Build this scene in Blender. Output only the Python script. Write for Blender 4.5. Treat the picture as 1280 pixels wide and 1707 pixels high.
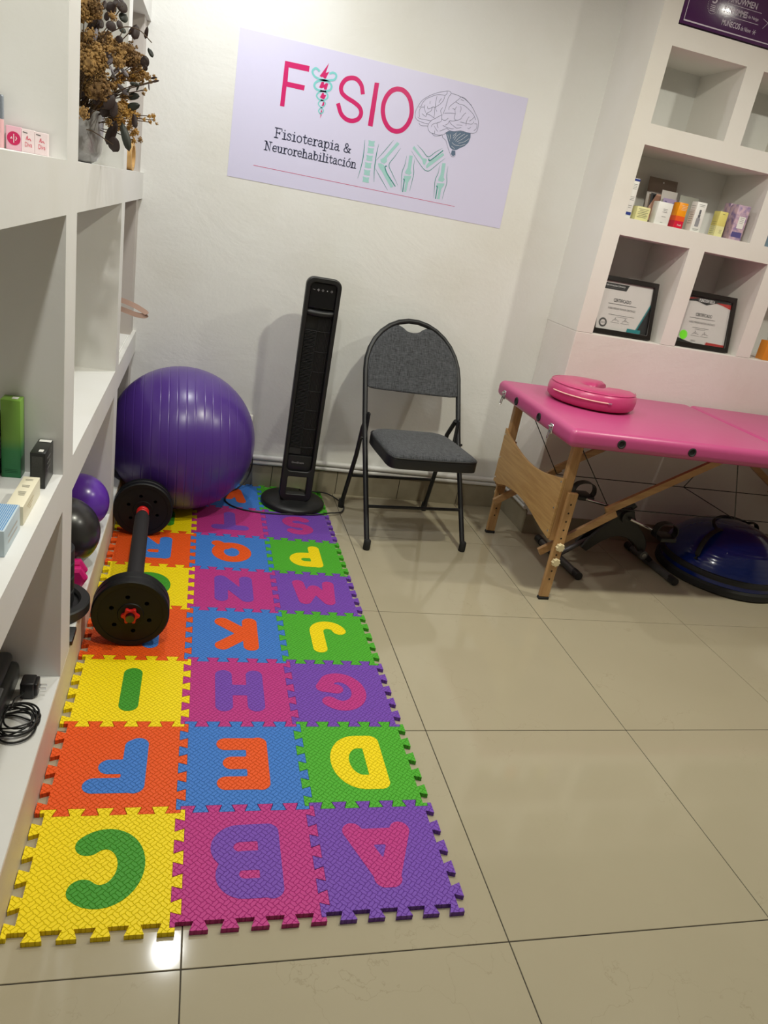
import bpy, bmesh, math, random
import numpy as np
from mathutils import Matrix, Vector, Euler

for _o in list(bpy.data.objects):
    bpy.data.objects.remove(_o, do_unlink=True)
SC = bpy.context.scene
COL = SC.collection
PI = math.pi

# ------------------------------------------------------------------ camera
cam_d = bpy.data.cameras.new('camera')
cam_d.sensor_fit = 'VERTICAL'
cam_d.sensor_height = 36.0
cam_d.lens = 1221.51 / 1707 * 36
cam_d.clip_start = 0.02
cam = bpy.data.objects.new('camera', cam_d)
COL.objects.link(cam)
cam.matrix_world = Matrix(((0.961901, -0.076928, -0.262353, 0.25507),
                           (-0.21132, 0.399651, -0.891977, -1.03229),
                           (0.173467, 0.913434, 0.368168, 1.34240),
                           (0, 0, 0, 1)))
SC.camera = cam

# ------------------------------------------------------------------ world, exposure
world = bpy.data.worlds.new('world')
SC.world = world
world.use_nodes = True
world.node_tree.nodes['Background'].inputs[0].default_value = (0.5, 0.5, 0.5, 1)
world.node_tree.nodes['Background'].inputs[1].default_value = 0.05
SC.view_settings.view_transform = 'Standard'
SC.view_settings.look = 'None'
SC.view_settings.gamma = 1
SC.view_settings.use_curve_mapping = False
SC.view_settings.exposure = 0.36

# ------------------------------------------------------------------ ceiling downlights
CEIL = 2.55
LAMPS = [  # x, y, power, colour
    (0.35, 1.83, 8.6, (0.965, 0.99, 0.985)),
    (0.27, 0.14, 12.5, (1.0, 0.995, 0.92)),
    (1.40, 0.84, 18.0, (1.0, 0.985, 0.82)),
    (2.75, 0.80, 14.0, (1.0, 0.98, 0.85)),
]
for (lx, ly, pw, lc) in LAMPS:
    ld = bpy.data.lights.new('downlight_lamp', 'AREA')
    ld.shape = 'DISK'
    ld.size = 0.09
    ld.spread = math.radians(180)
    ld.energy = pw
    ld.color = lc
    lo = bpy.data.objects.new('downlight_lamp', ld)
    lo.location = (lx, ly, CEIL - 0.035)
    COL.objects.link(lo)

# ------------------------------------------------------------------ helpers
def lin(c):
    c /= 255.0
    return c / 12.92 if c <= 0.04045 else ((c + 0.055) / 1.055) ** 2.4

def rgb(r, g, b):
    return (lin(r), lin(g), lin(b), 1.0)

MATS = {}

def mat(name, col, rough=0.5, metal=0.0, coat=0.0, spec=0.5, bump=None, vary=None, emit=None, sheen=0.0,
        alpha=None, trans=0.0, coat_rough=0.05):
    """bump=(noise scale, strength, distance); vary=(noise scale, second colour, factor)"""
    if name in MATS:
        return MATS[name]
    m = bpy.data.materials.new(name)
    m.use_nodes = True
    nt = m.node_tree
    b = nt.nodes['Principled BSDF']
    b.inputs['Base Color'].default_value = col
    b.inputs['Roughness'].default_value = rough
    b.inputs['Metallic'].default_value = metal
    b.inputs['Coat Weight'].default_value = coat
    b.inputs['Coat Roughness'].default_value = coat_rough
    b.inputs['Specular IOR Level'].default_value = spec
    b.inputs['Sheen Weight'].default_value = sheen
    b.inputs['Transmission Weight'].default_value = trans
    if alpha is not None:
        b.inputs['Alpha'].default_value = alpha
    tc = None
    if bump or vary:
        tc = nt.nodes.new('ShaderNodeTexCoord')
    if vary:
        n = nt.nodes.new('ShaderNodeTexNoise')
        n.inputs['Scale'].default_value = vary[0]
        n.inputs['Detail'].default_value = 4
        mx = nt.nodes.new('ShaderNodeMix')
        mx.data_type = 'RGBA'
        mx.inputs[6].default_value = col
        mx.inputs[7].default_value = vary[1]
        rmp = nt.nodes.new('ShaderNodeMapRange')
        rmp.inputs[1].default_value = 0.42
        rmp.inputs[2].default_value = 0.68
        rmp.inputs[4].default_value = vary[2]
        nt.links.new(tc.outputs['Object'], n.inputs['Vector'])
        nt.links.new(n.outputs['Fac'], rmp.inputs[0])
        nt.links.new(rmp.outputs[0], mx.inputs[0])
        nt.links.new(mx.outputs[2], b.inputs['Base Color'])
    if bump:
        n = nt.nodes.new('ShaderNodeTexNoise')
        n.inputs['Scale'].default_value = bump[0]
        n.inputs['Detail'].default_value = 5
        n.inputs['Roughness'].default_value = 0.6
        bp = nt.nodes.new('ShaderNodeBump')
        bp.inputs['Strength'].default_value = bump[1]
        bp.inputs['Distance'].default_value = bump[2]
        nt.links.new(tc.outputs['Object'], n.inputs['Vector'])
        nt.links.new(n.outputs['Fac'], bp.inputs['Height'])
        nt.links.new(bp.outputs['Normal'], b.inputs['Normal'])
    if emit:
        b.inputs['Emission Color'].default_value = emit[0]
        b.inputs['Emission Strength'].default_value = emit[1]
    MATS[name] = m
    return m

class MB:
    """collects faces in one mesh"""
    def __init__(self):
        self.v = []
        self.f = []

    def add(self, vs, fs, m=None):
        o = len(self.v)
        for p in vs:
            p = Vector(p)
            self.v.append(tuple(m @ p if m is not None else p))
        for f in fs:
            self.f.append(tuple(i + o for i in f))
        return self

    def add_bm(self, bm, m=None):
        bm.verts.ensure_lookup_table()
        for i, v in enumerate(bm.verts):
            v.index = i
        self.add([v.co.copy() for v in bm.verts], [[v.index for v in f.verts] for f in bm.faces], m)
        bm.free()
        return self

    def add_mesh(self, me, m=None):
        self.add([v.co.copy() for v in me.vertices], [list(p.vertices) for p in me.polygons], m)
        bpy.data.meshes.remove(me)
        return self

    def box(self, lo, hi, bevel=0.0, seg=2, m=None):
        bm = bmesh.new()
        bmesh.ops.create_cube(bm, size=1)
        sx, sy, sz = [hi[i] - lo[i] for i in range(3)]
        c = [(hi[i] + lo[i]) / 2 for i in range(3)]
        for v in bm.verts:
            v.co = Vector((v.co.x * sx + c[0], v.co.y * sy + c[1], v.co.z * sz + c[2]))
        if bevel > 0:
            bmesh.ops.bevel(bm, geom=list(bm.edges) + list(bm.verts), offset=bevel, segments=seg, profile=0.5,
                            affect='EDGES', clamp_overlap=True)
        return self.add_bm(bm, m)

    def tube(self, path, r, n=10, closed=False, cap=True, m=None, flat=None):
        """round tube along a path; r may be a list; flat=(ax scale, up vector) gives a strap section"""
        P = [Vector(p) for p in path]
        k = len(P)
        R = r if isinstance(r, (list, tuple)) else [r] * k
        vs, fs = [], []
        prev = None
        for i in range(k):
            if closed:
                t = (P[(i + 1) % k] - P[i - 1])
            else:
                t = P[min(i + 1, k - 1)] - P[max(i - 1, 0)]
            t.normalize()
            if flat:
                up = Vector(flat[1])
                a = up - t * up.dot(t)
                a.normalize()
            elif prev is None:
                up = Vector((0, 0, 1)) if abs(t.z) < 0.9 else Vector((1, 0, 0))
                a = up - t * up.dot(t)
                a.normalize()
            else:
                a = prev - t * prev.dot(t)
                a.normalize()
            prev = a
            b = t.cross(a)
            for j in range(n):
                an = 2 * PI * j / n
                sx = flat[0] if flat else 1.0
                vs.append(P[i] + a * (R[i] * sx * math.cos(an)) + b * (R[i] * math.sin(an)))
        segs = k if closed else k - 1
        for i in range(segs):
            i2 = (i + 1) % k
            for j in range(n):
                j2 = (j + 1) % n
                fs.append((i * n + j, i * n + j2, i2 * n + j2, i2 * n + j))
        if cap and not closed:
            fs.append(tuple(range(n - 1, -1, -1)))
            fs.append(tuple((k - 1) * n + j for j in range(n)))
        return self.add(vs, fs, m)

    def lathe(self, prof, n=32, m=None):
        """profile [(r, z)] about z"""
        vs, fs = [], []
        rings = []
        for (r, z) in prof:
            if r < 1e-6:
                rings.append([len(vs)])
                vs.append((0, 0, z))
            else:
                rings.append(list(range(len(vs), len(vs) + n)))
                for j in range(n):
                    a = 2 * PI * j / n
                    vs.append((r * math.cos(a), r * math.sin(a), z))
        for i in range(len(rings) - 1):
            A, B = rings[i], rings[i + 1]
            for j in range(n):
                j2 = (j + 1) % n
                if len(A) == 1 and len(B) == 1:
                    continue
                if len(A) == 1:
                    fs.append((A[0], B[j2], B[j]))
                elif len(B) == 1:
                    fs.append((A[j], A[j2], B[0]))
                else:
                    fs.append((A[j], A[j2], B[j2], B[j]))
        return self.add(vs, fs, m)

    def ball(self, c, r, n=10, sc=(1, 1, 1), m=None):
        bm = bmesh.new()
        bmesh.ops.create_uvsphere(bm, u_segments=n, v_segments=max(4, n // 2), radius=r)
        for v in bm.verts:
            v.co = Vector((v.co.x * sc[0] + c[0], v.co.y * sc[1] + c[1], v.co.z * sc[2] + c[2]))
        return self.add_bm(bm, m)

    def blob(self, c, r, sub=1):
        bm = bmesh.new()
        bmesh.ops.create_icosphere(bm, subdivisions=sub, radius=r)
        return self.add_bm(bm, Matrix.Translation(c))

    def flat(self, polys, depth, m=None, bevel=0.0):
        """filled 2D outline (even-odd holes), extruded to the given depth, centred on z=0"""
        return self.add_mesh(curve_mesh(polys, depth, bevel), m)

    def stroke(self, pts, w, m=None, closed=False, taper=False):
        """flat ribbon of width w in the xy plane"""
        P = [Vector((p[0], p[1])) for p in pts]
        k = len(P)
        vs, fs = [], []
        for i in range(k):
            a = P[i - 1] if (i > 0 or closed) else P[0]
            b = P[(i + 1) % k] if (i < k - 1 or closed) else P[-1]
            t = b - a
            if t.length < 1e-9:
                t = Vector((1, 0))
            t.normalize()
            n = Vector((-t.y, t.x))
            s = 1.0
            if 0 < i < k - 1 or closed:
                t1 = (P[i] - a)
                if t1.length > 1e-9:
                    t1.normalize()
                    s = 1 / max(0.55, abs(t1.dot(t)))
            hw = w / 2 * s
            if taper:
                u = i / (k - 1)
                hw *= 0.25 + 0.75 * math.sin(PI * min(1, max(0, u)))
            e = Vector((0, 0))
            if not closed and not taper:
                if i == 0:
                    e = -t * w * 0.35
                if i == k - 1:
                    e = t * w * 0.35
            q = P[i] + e
            vs += [(q.x + n.x * hw, q.y + n.y * hw, 0), (q.x - n.x * hw, q.y - n.y * hw, 0)]
        for i in range(k if closed else k - 1):
            j = (i + 1) % k
            fs.append((2 * i, 2 * i + 1, 2 * j + 1, 2 * j))
        return self.add(vs, fs, m)

    def mesh(self, name, off=(0, 0, 0), smooth=None, merge=False):
        me = bpy.data.meshes.new(name)
        o = Vector(off)
        me.from_pydata([tuple(Vector(p) - o) for p in self.v], [], self.f)
        me.validate()
        bm = bmesh.new()
        bm.from_mesh(me)
        if merge:
            bmesh.ops.remove_doubles(bm, verts=bm.verts, dist=1e-5)
        bmesh.ops.recalc_face_normals(bm, faces=bm.faces)
        bm.to_mesh(me)
        bm.free()
        if smooth is not None:
            for p in me.polygons:
                p.use_smooth = True
            me.set_sharp_from_angle(angle=math.radians(smooth))
        me.update()
        return me

def curve_mesh(polys, depth, bevel=0.0):
    cu = bpy.data.curves.new('tmp', 'CURVE')
    cu.dimensions = '2D'
    cu.fill_mode = 'BOTH'
    cu.extrude = max(0.0, depth / 2 - bevel)
    cu.bevel_depth = bevel
    cu.bevel_resolution = 2
    cu.offset = -bevel
    for pl in polys:
        sp = cu.splines.new('POLY')
        sp.points.add(len(pl) - 1)
        for p, q in zip(sp.points, pl):
            p.co = (q[0], q[1], 0, 1)
        sp.use_cyclic_u = True
    ob = bpy.data.objects.new('tmp', cu)
    COL.objects.link(ob)
    bpy.context.view_layer.update()
    me = bpy.data.meshes.new_from_object(ob.evaluated_get(bpy.context.evaluated_depsgraph_get()))
    bpy.data.objects.remove(ob, do_unlink=True)
    bpy.data.curves.remove(cu)
    return me

def text_mesh(s, width, height, align='CENTER', bold=0.0):
    """default font, fitted to width x height (cap height of the string's bounds), centred"""
    cu = bpy.data.curves.new('tmp', 'FONT')
    cu.body = s
    cu.size = 1
    cu.offset = bold
    cu.resolution_u = 3
    ob = bpy.data.objects.new('tmp', cu)
    COL.objects.link(ob)
    bpy.context.view_layer.update()
    me = bpy.data.meshes.new_from_object(ob.evaluated_get(bpy.context.evaluated_depsgraph_get()))
    bpy.data.objects.remove(ob, do_unlink=True)
    bpy.data.curves.remove(cu)
    xs = [v.co.x for v in me.vertices]
    ys = [v.co.y for v in me.vertices]
    x0, x1, y0, y1 = min(xs), max(xs), min(ys), max(ys)
    for v in me.vertices:
        v.co.x = (v.co.x - (x0 + x1) / 2) / (x1 - x0) * width
        v.co.y = (v.co.y - (y0 + y1) / 2) / (y1 - y0) * height
    return me

def link(o, parent=None):
    COL.objects.link(o)
    if parent is not None:
        o.parent = parent
    return o

def thing(name, label, cat, loc=(0, 0, 0), rotz=0.0, group=None):
    o = bpy.data.objects.new(name, None)
    o.empty_display_size = 0.05
    o.location = loc
    o.rotation_euler = (0, 0, rotz)
    o['label'] = label
    o['category'] = cat
    if group:
        o['group'] = group
    return link(o)

def part(name, mb, m, parent, smooth=None, off=None, merge=False, label=None):
    """off: vertices are given in the world and the (unrotated) thing stands at off"""
    me = mb if isinstance(mb, bpy.types.Mesh) else mb.mesh(name, off or (0, 0, 0), smooth, merge)
    if not me.materials:
        me.materials.append(m)
    o = bpy.data.objects.new(name, me)
    if label:
        o['label'] = label
    return link(o, parent)

def single(name, mb, m, label, cat, base=(0, 0, 0), smooth=None, group=None, rot=None, local=False):
    me = mb if isinstance(mb, bpy.types.Mesh) else mb.mesh(name, (0, 0, 0) if local else base, smooth)
    if not me.materials:
        me.materials.append(m)
    o = bpy.data.objects.new(name, me)
    o.location = base
    if rot:
        o.rotation_euler = rot
    o['label'] = label
    o['category'] = cat
    if group:
        o['group'] = group
    return link(o)

def struct(name, mb, m, parent=None, smooth=None):
    me = mb.mesh(name, (0, 0, 0), smooth)
    me.materials.append(m)
    o = bpy.data.objects.new(name, me)
    if parent is None:
        o['kind'] = 'structure'
    return link(o, parent)

def rrect(x0, y0, x1, y1, r, n=6):
    pts = []
    for (cx, cy, a) in ((x1 - r, y1 - r, 0), (x0 + r, y1 - r, 90), (x0 + r, y0 + r, 180), (x1 - r, y0 + r, 270)):
        for i in range(n + 1):
            t = math.radians(a + 90 * i / n)
            pts.append((cx + r * math.cos(t), cy + r * math.sin(t)))
    return pts

def circ(cx, cy, r, n=24, ry=None):
    ry = ry or r
    return [(cx + r * math.cos(2 * PI * i / n), cy + ry * math.sin(2 * PI * i / n)) for i in range(n)]

def catmull(pts, k=6, closed=False):
    P = [np.array(p, float) for p in pts]
    n = len(P)
    out = []
    rng = range(n) if closed else range(n - 1)
    for i in rng:
        p1, p2 = P[i], P[(i + 1) % n]
        p0 = P[i - 1] if (closed or i > 0) else 2 * p1 - p2
        p3 = P[(i + 2) % n] if (closed or i < n - 2) else 2 * p2 - p1
        for j in range(k):
            t = j / k
            out.append(tuple(0.5 * (2 * p1 + (p2 - p0) * t + (2 * p0 - 5 * p1 + 4 * p2 - p3) * t * t
                                    + (3 * p1 - p0 - 3 * p2 + p3) * t ** 3)))
    if not closed:
        out.append(tuple(P[-1]))
    return out

# faces of a wall that looks towards -y: local (x, y) -> world (x, ., z)
def on_back(x, y, z):
    return Matrix(((1, 0, 0, x), (0, 0, -1, y), (0, 1, 0, z), (0, 0, 0, 1)))

# local (x, y) -> world (y, z), looking towards -x (print seen from the left)
def on_left(x, y, z):
    return Matrix(((0, 0, -1, x), (-1, 0, 0, y), (0, 1, 0, z), (0, 0, 0, 1)))

# looking towards +x (seen from the right)
def on_right(x, y, z):
    return Matrix(((0, 0, 1, x), (1, 0, 0, y), (0, 1, 0, z), (0, 0, 0, 1)))

# lying flat, seen from above
def on_top(x, y, z, a=0.0):
    return Matrix.Translation((x, y, z)) @ Matrix.Rotation(a, 4, 'Z')

# ------------------------------------------------------------------ materials of the room
def plaster(name, col, strength=0.35, stain=None):
    m = bpy.data.materials.new(name)
    m.use_nodes = True
    nt = m.node_tree
    b = nt.nodes['Principled BSDF']
    b.inputs['Roughness'].default_value = 0.55
    tc = nt.nodes.new('ShaderNodeTexCoord')
    n1 = nt.nodes.new('ShaderNodeTexNoise')
    n1.inputs['Scale'].default_value = 3.2
    n1.inputs['Detail'].default_value = 8
    n1.inputs['Roughness'].default_value = 0.62
    n1.inputs['Distortion'].default_value = 0.6
    n2 = nt.nodes.new('ShaderNodeTexNoise')
    n2.inputs['Scale'].default_value = 60
    n2.inputs['Detail'].default_value = 3
    mp = nt.nodes.new('ShaderNodeMapping')
    mp.inputs['Scale'].default_value = (0.9, 0.9, 1.2)
    mth = nt.nodes.new('ShaderNodeMath')
    mth.operation = 'MULTIPLY_ADD'
    mth.inputs[1].default_value = 0.12
    bp = nt.nodes.new('ShaderNodeBump')
    bp.inputs['Strength'].default_value = strength
    bp.inputs['Distance'].default_value = 0.02
    nt.links.new(tc.outputs['Object'], mp.inputs[0])
    nt.links.new(mp.outputs[0], n1.inputs['Vector'])
    nt.links.new(mp.outputs[0], n2.inputs['Vector'])
    nt.links.new(n2.outputs['Fac'], mth.inputs[0])
    nt.links.new(n1.outputs['Fac'], mth.inputs[2])
    nt.links.new(mth.outputs[0], bp.inputs['Height'])
    nt.links.new(bp.outputs['Normal'], b.inputs['Normal'])
    mx = nt.nodes.new('ShaderNodeMix')
    mx.data_type = 'RGBA'
    mx.inputs[6].default_value = col
    s = stain or (col[0] * 0.94, col[1] * 0.93, col[2] * 0.90, 1)
    mx.inputs[7].default_value = s
    n3 = nt.nodes.new('ShaderNodeTexNoise')
    n3.inputs['Scale'].default_value = 2.2
    n3.inputs['Detail'].default_value = 3
    nt.links.new(tc.outputs['Object'], n3.inputs['Vector'])
    mr = nt.nodes.new('ShaderNodeMapRange')
    mr.inputs[1].default_value = 0.45
    mr.inputs[2].default_value = 0.7
    nt.links.new(n3.outputs['Fac'], mr.inputs[0])
    nt.links.new(mr.outputs[0], mx.inputs[0])
    nt.links.new(mx.outputs[2], b.inputs['Base Color'])
    MATS[name] = m
    return m

M_WALL = plaster('white_plaster', (0.78, 0.778, 0.75, 1), 0.22)
M_SHELF = plaster('white_shelf_paint', (0.76, 0.755, 0.735, 1), 0.08)
M_NICHE = plaster('cream_niche_paint', (0.80, 0.775, 0.735, 1), 0.10)
M_BOUNCEWALL = plaster('blush_bounce_wall', (0.78, 0.735, 0.705, 1), 0.25)  # lower wall: pink bounce light from the table is tinted into its colour
M_CEIL = mat('ceiling_paint', (0.62, 0.61, 0.58, 1), 0.8)
M_ROOM = mat('taupe_room_paint', (0.50, 0.48, 0.44, 1), 0.8)
M_PLINTH = plaster('plinth_paint', (0.72, 0.66, 0.52, 1), 0.15, (0.62, 0.45, 0.40, 1))

def floor_tile_mat():
    m = bpy.data.materials.new('polished_porcelain')
    m.use_nodes = True
    nt = m.node_tree
    b = nt.nodes['Principled BSDF']
    b.inputs['Roughness'].default_value = 0.075
    b.inputs['Specular IOR Level'].default_value = 0.5
    tc = nt.nodes.new('ShaderNodeTexCoord')
    oi = nt.nodes.new('ShaderNodeObjectInfo')
    vm = nt.nodes.new('ShaderNodeVectorMath')
    vm.operation = 'MULTIPLY_ADD'
    vm.inputs[1].default_value = (37, 53, 29)
    nt.links.new(oi.outputs['Random'], vm.inputs[0])
    nt.links.new(tc.outputs['Object'], vm.inputs[2])
    # distorted coordinate for the veins
    nz = nt.nodes.new('ShaderNodeTexNoise')
    nz.inputs['Scale'].default_value = 9
    nz.inputs['Detail'].default_value = 6
    nt.links.new(vm.outputs[0], nz.inputs['Vector'])
    mxv = nt.nodes.new('ShaderNodeMix')
    mxv.data_type = 'VECTOR'
    mxv.inputs[0].default_value = 0.22
    nt.links.new(vm.outputs[0], mxv.inputs[4])
    nt.links.new(nz.outputs['Color'], mxv.inputs[5])
    vo = nt.nodes.new('ShaderNodeTexVoronoi')
    vo.feature = 'DISTANCE_TO_EDGE'
    vo.inputs['Scale'].default_value = 5.5
    nt.links.new(mxv.outputs[1], vo.inputs['Vector'])
    mr = nt.nodes.new('ShaderNodeMapRange')
    mr.inputs[1].default_value = 0.0
    mr.inputs[2].default_value = 0.006
    mr.inputs[3].default_value = 0.55
    mr.inputs[4].default_value = 0.0
    nt.links.new(vo.outputs['Distance'], mr.inputs[0])
    n2 = nt.nodes.new('ShaderNodeTexNoise')
    n2.inputs['Scale'].default_value = 3
    n2.inputs['Detail'].default_value = 5
    nt.links.new(vm.outputs[0], n2.inputs['Vector'])
    gate = nt.nodes.new('ShaderNodeMapRange')
    gate.inputs[1].default_value = 0.48
    gate.inputs[2].default_value = 0.62
    nt.links.new(n2.outputs['Fac'], gate.inputs[0])
    mu = nt.nodes.new('ShaderNodeMath')
    mu.operation = 'MULTIPLY'
    nt.links.new(mr.outputs[0], mu.inputs[0])
    nt.links.new(gate.outputs[0], mu.inputs[1])
    base = nt.nodes.new('ShaderNodeMix')
    base.data_type = 'RGBA'
    base.inputs[6].default_value = (0.385, 0.338, 0.235, 1)
    base.inputs[7].default_value = (0.43, 0.380, 0.270, 1)
    nt.links.new(n2.outputs['Fac'], base.inputs[0])
    mx = nt.nodes.new('ShaderNodeMix')
    mx.data_type = 'RGBA'
    mx.inputs[7].default_value = (0.29, 0.25, 0.165, 1)
    nt.links.new(mu.outputs[0], mx.inputs[0])
    nt.links.new(base.outputs[2], mx.inputs[6])
    nt.links.new(mx.outputs[2], b.inputs['Base Color'])
    return m

M_TILE = floor_tile_mat()
M_GROUT = mat('dark_grout', (0.05, 0.042, 0.032, 1), 0.9)

# ------------------------------------------------------------------ room shell
YB = 2.42          # back wall
XS = -0.012        # front of the left shelves
YF = 2.10          # front of the niche wall
XR, YR = 4.2, -3.2  # far right wall and the wall behind the camera

floor_o = struct('floor', MB().box((-0.45, YR, -0.06), (XR + .1, YB + .1, -0.0018)), M_GROUT)
TS, TOX, TOY, TYAW = 0.66495, 0.31457, -0.07842, 0.00099
tile_me = MB().box((-TS / 2 + .0012, -TS / 2 + .0012, -0.006), (TS / 2 - .0012, TS / 2 - .0012, 0.0), 0.0008, 1).mesh('floor_tile')
tile_me.materials.append(M_TILE)
for i in range(-1, 6):
    for j in range(-5, 4):
        cx, cy = (i + .5) * TS, (j + .5) * TS
        x = TOX + cx * math.cos(TYAW) - cy * math.sin(TYAW)
        y = TOY + cx * math.sin(TYAW) + cy * math.cos(TYAW)
        if x - TS / 2 > XR or y - TS / 2 > YB or y + TS / 2 < YR:
            continue
        o = bpy.data.objects.new('floor_tile', tile_me)
        o.location = (x, y, 0)
        o.rotation_euler.z = TYAW
        link(o, floor_o)

struct('ceiling', MB().box((-0.45, YR, CEIL), (XR + .1, YB + .1, CEIL + .1)), M_CEIL)
struct('wall_back', MB().box((-0.45, YB, 0), (XR + .1, YB + .1, CEIL)), M_WALL)
struct('wall_left', MB().box((-0.45, YR, 0), (-0.345, YB, CEIL)), M_WALL)
struct('wall_far', MB().box((XR, YR, 0), (XR + .1, YB, CEIL)), M_ROOM)
struct('wall_rear', MB().box((-0.45, YR - .1, 0), (XR + .1, YR, CEIL)), M_ROOM)

# baseboard of the back wall, made of cut floor tiles
bb = struct('baseboard_back', MB().box((0.0, YB - .003, 0), (1.915, YB, 0.117)), M_GROUT)
x = 0.0
M_BASE = mat('baseboard_tile', (0.33, 0.29, 0.205, 1), 0.22, vary=(9, (0.26, 0.225, 0.155, 1), 0.8))
while x < 1.9:
    x1 = min(x + 0.329, 1.9145)
    part('baseboard_tile', MB().box((x + .001, YB - .011, 0), (x1 - .001, YB - .003, 0.119), .001, 1), M_BASE, bb)
    x += 0.33
bb2 = struct('baseboard_right', MB().box((1.907, YF, 0), (1.915, YB - .012, 0.119), .001, 1), M_BASE)
struct('baseboard_niche', MB().box((1.907, YF - .009, 0), (XR, YF, 0.10), .001, 1), M_BASE)

# niche wall on the right, built in front of the back wall
nw = struct('wall_right', MB().box((1.915, YF, 0), (XR, YB, 1.018), .004, 2), M_BOUNCEWALL)
for (z0, z1) in ((1.450, 1.522), (1.810, 1.890), (2.172, 2.247)):
    part('niche_slab', MB().box((1.998, YF, z0), (XR, YB, z1)), M_NICHE, nw)
def npost(x0, x1, z0, z1):
    part('niche_post', MB().box((x0, YF, z0), (x1, YB, z1)), M_NICHE, nw)
npost(1.915, 1.998, 1.0185, CEIL)
for x in (2.357, 2.786, 3.20, 3.62):
    npost(x, x + .08, 1.0185, 1.45)
for x in (2.652, 3.36):
    npost(x, x + .08, 1.522, 1.81)
for x in (2.36, 2.81, 3.25, 3.70):
    npost(x, x + .085, 1.89, 2.172)

# painted pipes above the baseboard, along the wall and round the corner
M_PIPE = mat('white_pipe_paint', (0.70, 0.69, 0.665, 1), 0.4, bump=(120, 0.2, 0.003))
for k, (zz, rr) in enumerate(((0.158, 0.0135), (0.1325, 0.0115))):
    yy = YB - rr - .001
    path = [(0.0, yy, zz), (0.8, yy, zz + .001), (1.4, yy, zz - .001), (1.86, yy, zz)]
    xx = 1.915 - rr - .001
    path += [(1.895, yy - .012, zz), (xx, yy - .045, zz)]
    path += [(xx, 2.25, zz), (xx, YF + .01, zz)]
    lab = ['upper white painted pipe along the foot of the back wall',
           'lower thinner white pipe right above the baseboard tiles'][k]
    single('wall_pipe', MB().tube(path, rr, 12), M_PIPE, lab, 'pipe', (0.0, yy, zz), 60, 'pipes along the back wall')

# ------------------------------------------------------------------ built-in shelves on the left
sh = thing('built_in_shelf', 'white built-in shelving unit of deep open bays along left wall', 'shelf', (-0.17, 0.6, 0))
SO = (-0.17, 0.6, 0)
YS0 = -1.35
part('plinth', MB().box((-.345, YS0, 0), (XS, YB, .143), .003, 2), M_PLINTH, sh, off=SO)
part('plinth_top', MB().box((-.345, YS0, .143), (XS - .001, YB, .147), .001, 1), M_SHELF, sh, off=SO)
for (z0, z1) in ((.600, .690), (1.237, 1.336), (1.872, 1.97)):
    part('shelf_slab', MB().box((-.345, YS0, z0), (XS, YB, z1)), M_SHELF, sh, off=SO)
M_ENDP = plaster('taupe_end_post', (0.52, 0.475, 0.445, 1), 0.08)  # end post gets a darker taupe than the other posts
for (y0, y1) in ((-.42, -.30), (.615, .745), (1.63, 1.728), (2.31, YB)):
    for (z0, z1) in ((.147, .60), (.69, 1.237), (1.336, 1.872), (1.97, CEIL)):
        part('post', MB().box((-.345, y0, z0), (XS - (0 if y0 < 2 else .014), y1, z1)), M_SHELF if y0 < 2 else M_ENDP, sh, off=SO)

# downlight fixtures round the lamps
M_TRIM = mat('white_trim', (0.8, 0.8, 0.78, 1), 0.4)
M_LENS = mat('lit_lens', (0.9, 0.9, 0.9, 1), 0.4, emit=((1, 0.96, 0.9, 1), 6.0))
for k, (lx, ly, pw, lc) in enumerate(LAMPS):
    lab = ['round ceiling downlight above the purple exercise ball', 'round ceiling downlight above the front of the foam mat',
           'round ceiling downlight above the middle of the floor', 'round ceiling downlight above the massage table'][k]
    t = thing('ceiling_downlight', lab, 'light', (lx, ly, CEIL), 0, 'ceiling downlights')
    part('trim_ring', MB().lathe([(.062, 0), (.085, 0), (.085, -.010), (.075, -.016), (.062, -.012), (.062, 0)], 40), M_TRIM, t, 40)
    part('lens', MB().lathe([(0, -.004), (.0615, -.004), (.0615, 0), (0, 0)], 40), M_LENS, t)

# ------------------------------------------------------------------ foam alphabet mat
def foam(name, col):
    m = bpy.data.materials.new(name)
    m.use_nodes = True
    nt = m.node_tree
    b = nt.nodes['Principled BSDF']
    b.inputs['Base Color'].default_value = col
    b.inputs['Roughness'].default_value = 0.5
    b.inputs['Specular IOR Level'].default_value = 0.35
    tc = nt.nodes.new('ShaderNodeTexCoord')
    sp = nt.nodes.new('ShaderNodeSeparateXYZ')
    nt.links.new(tc.outputs['Object'], sp.inputs[0])
    K = 2 * PI / 0.0235

    def mth(op, a, bb=None):
        n = nt.nodes.new('ShaderNodeMath')
        n.operation = op
        for i, q in enumerate((a, bb)):
            if q is None:
                continue
            if isinstance(q, (int, float)):
                n.inputs[i].default_value = q
            else:
                nt.links.new(q, n.inputs[i])
        return n.outputs[0]
    u = mth('MULTIPLY', sp.outputs[0], K)
    v = mth('MULTIPLY', sp.outputs[1], K)
    su = mth('SINE', u)
    sv = mth('SINE', v)
    a = mth('SINE', mth('ADD', u, mth('MULTIPLY', sv, 1.15)))
    c = mth('SINE', mth('ADD', v, mth('MULTIPLY', su, -1.15)))
    g = mth('MINIMUM', mth('ABSOLUTE', a), mth('ABSOLUTE', c))
    h = mth('MINIMUM', mth('MULTIPLY', g, 3.2), 1.0)
    bp = nt.nodes.new('ShaderNodeBump')
    bp.inputs['Strength'].default_value = 0.7
    bp.inputs['Distance'].default_value = 0.0026
    nt.links.new(h, bp.inputs['Height'])
    nt.links.new(bp.outputs['Normal'], b.inputs['Normal'])
    return m

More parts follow.
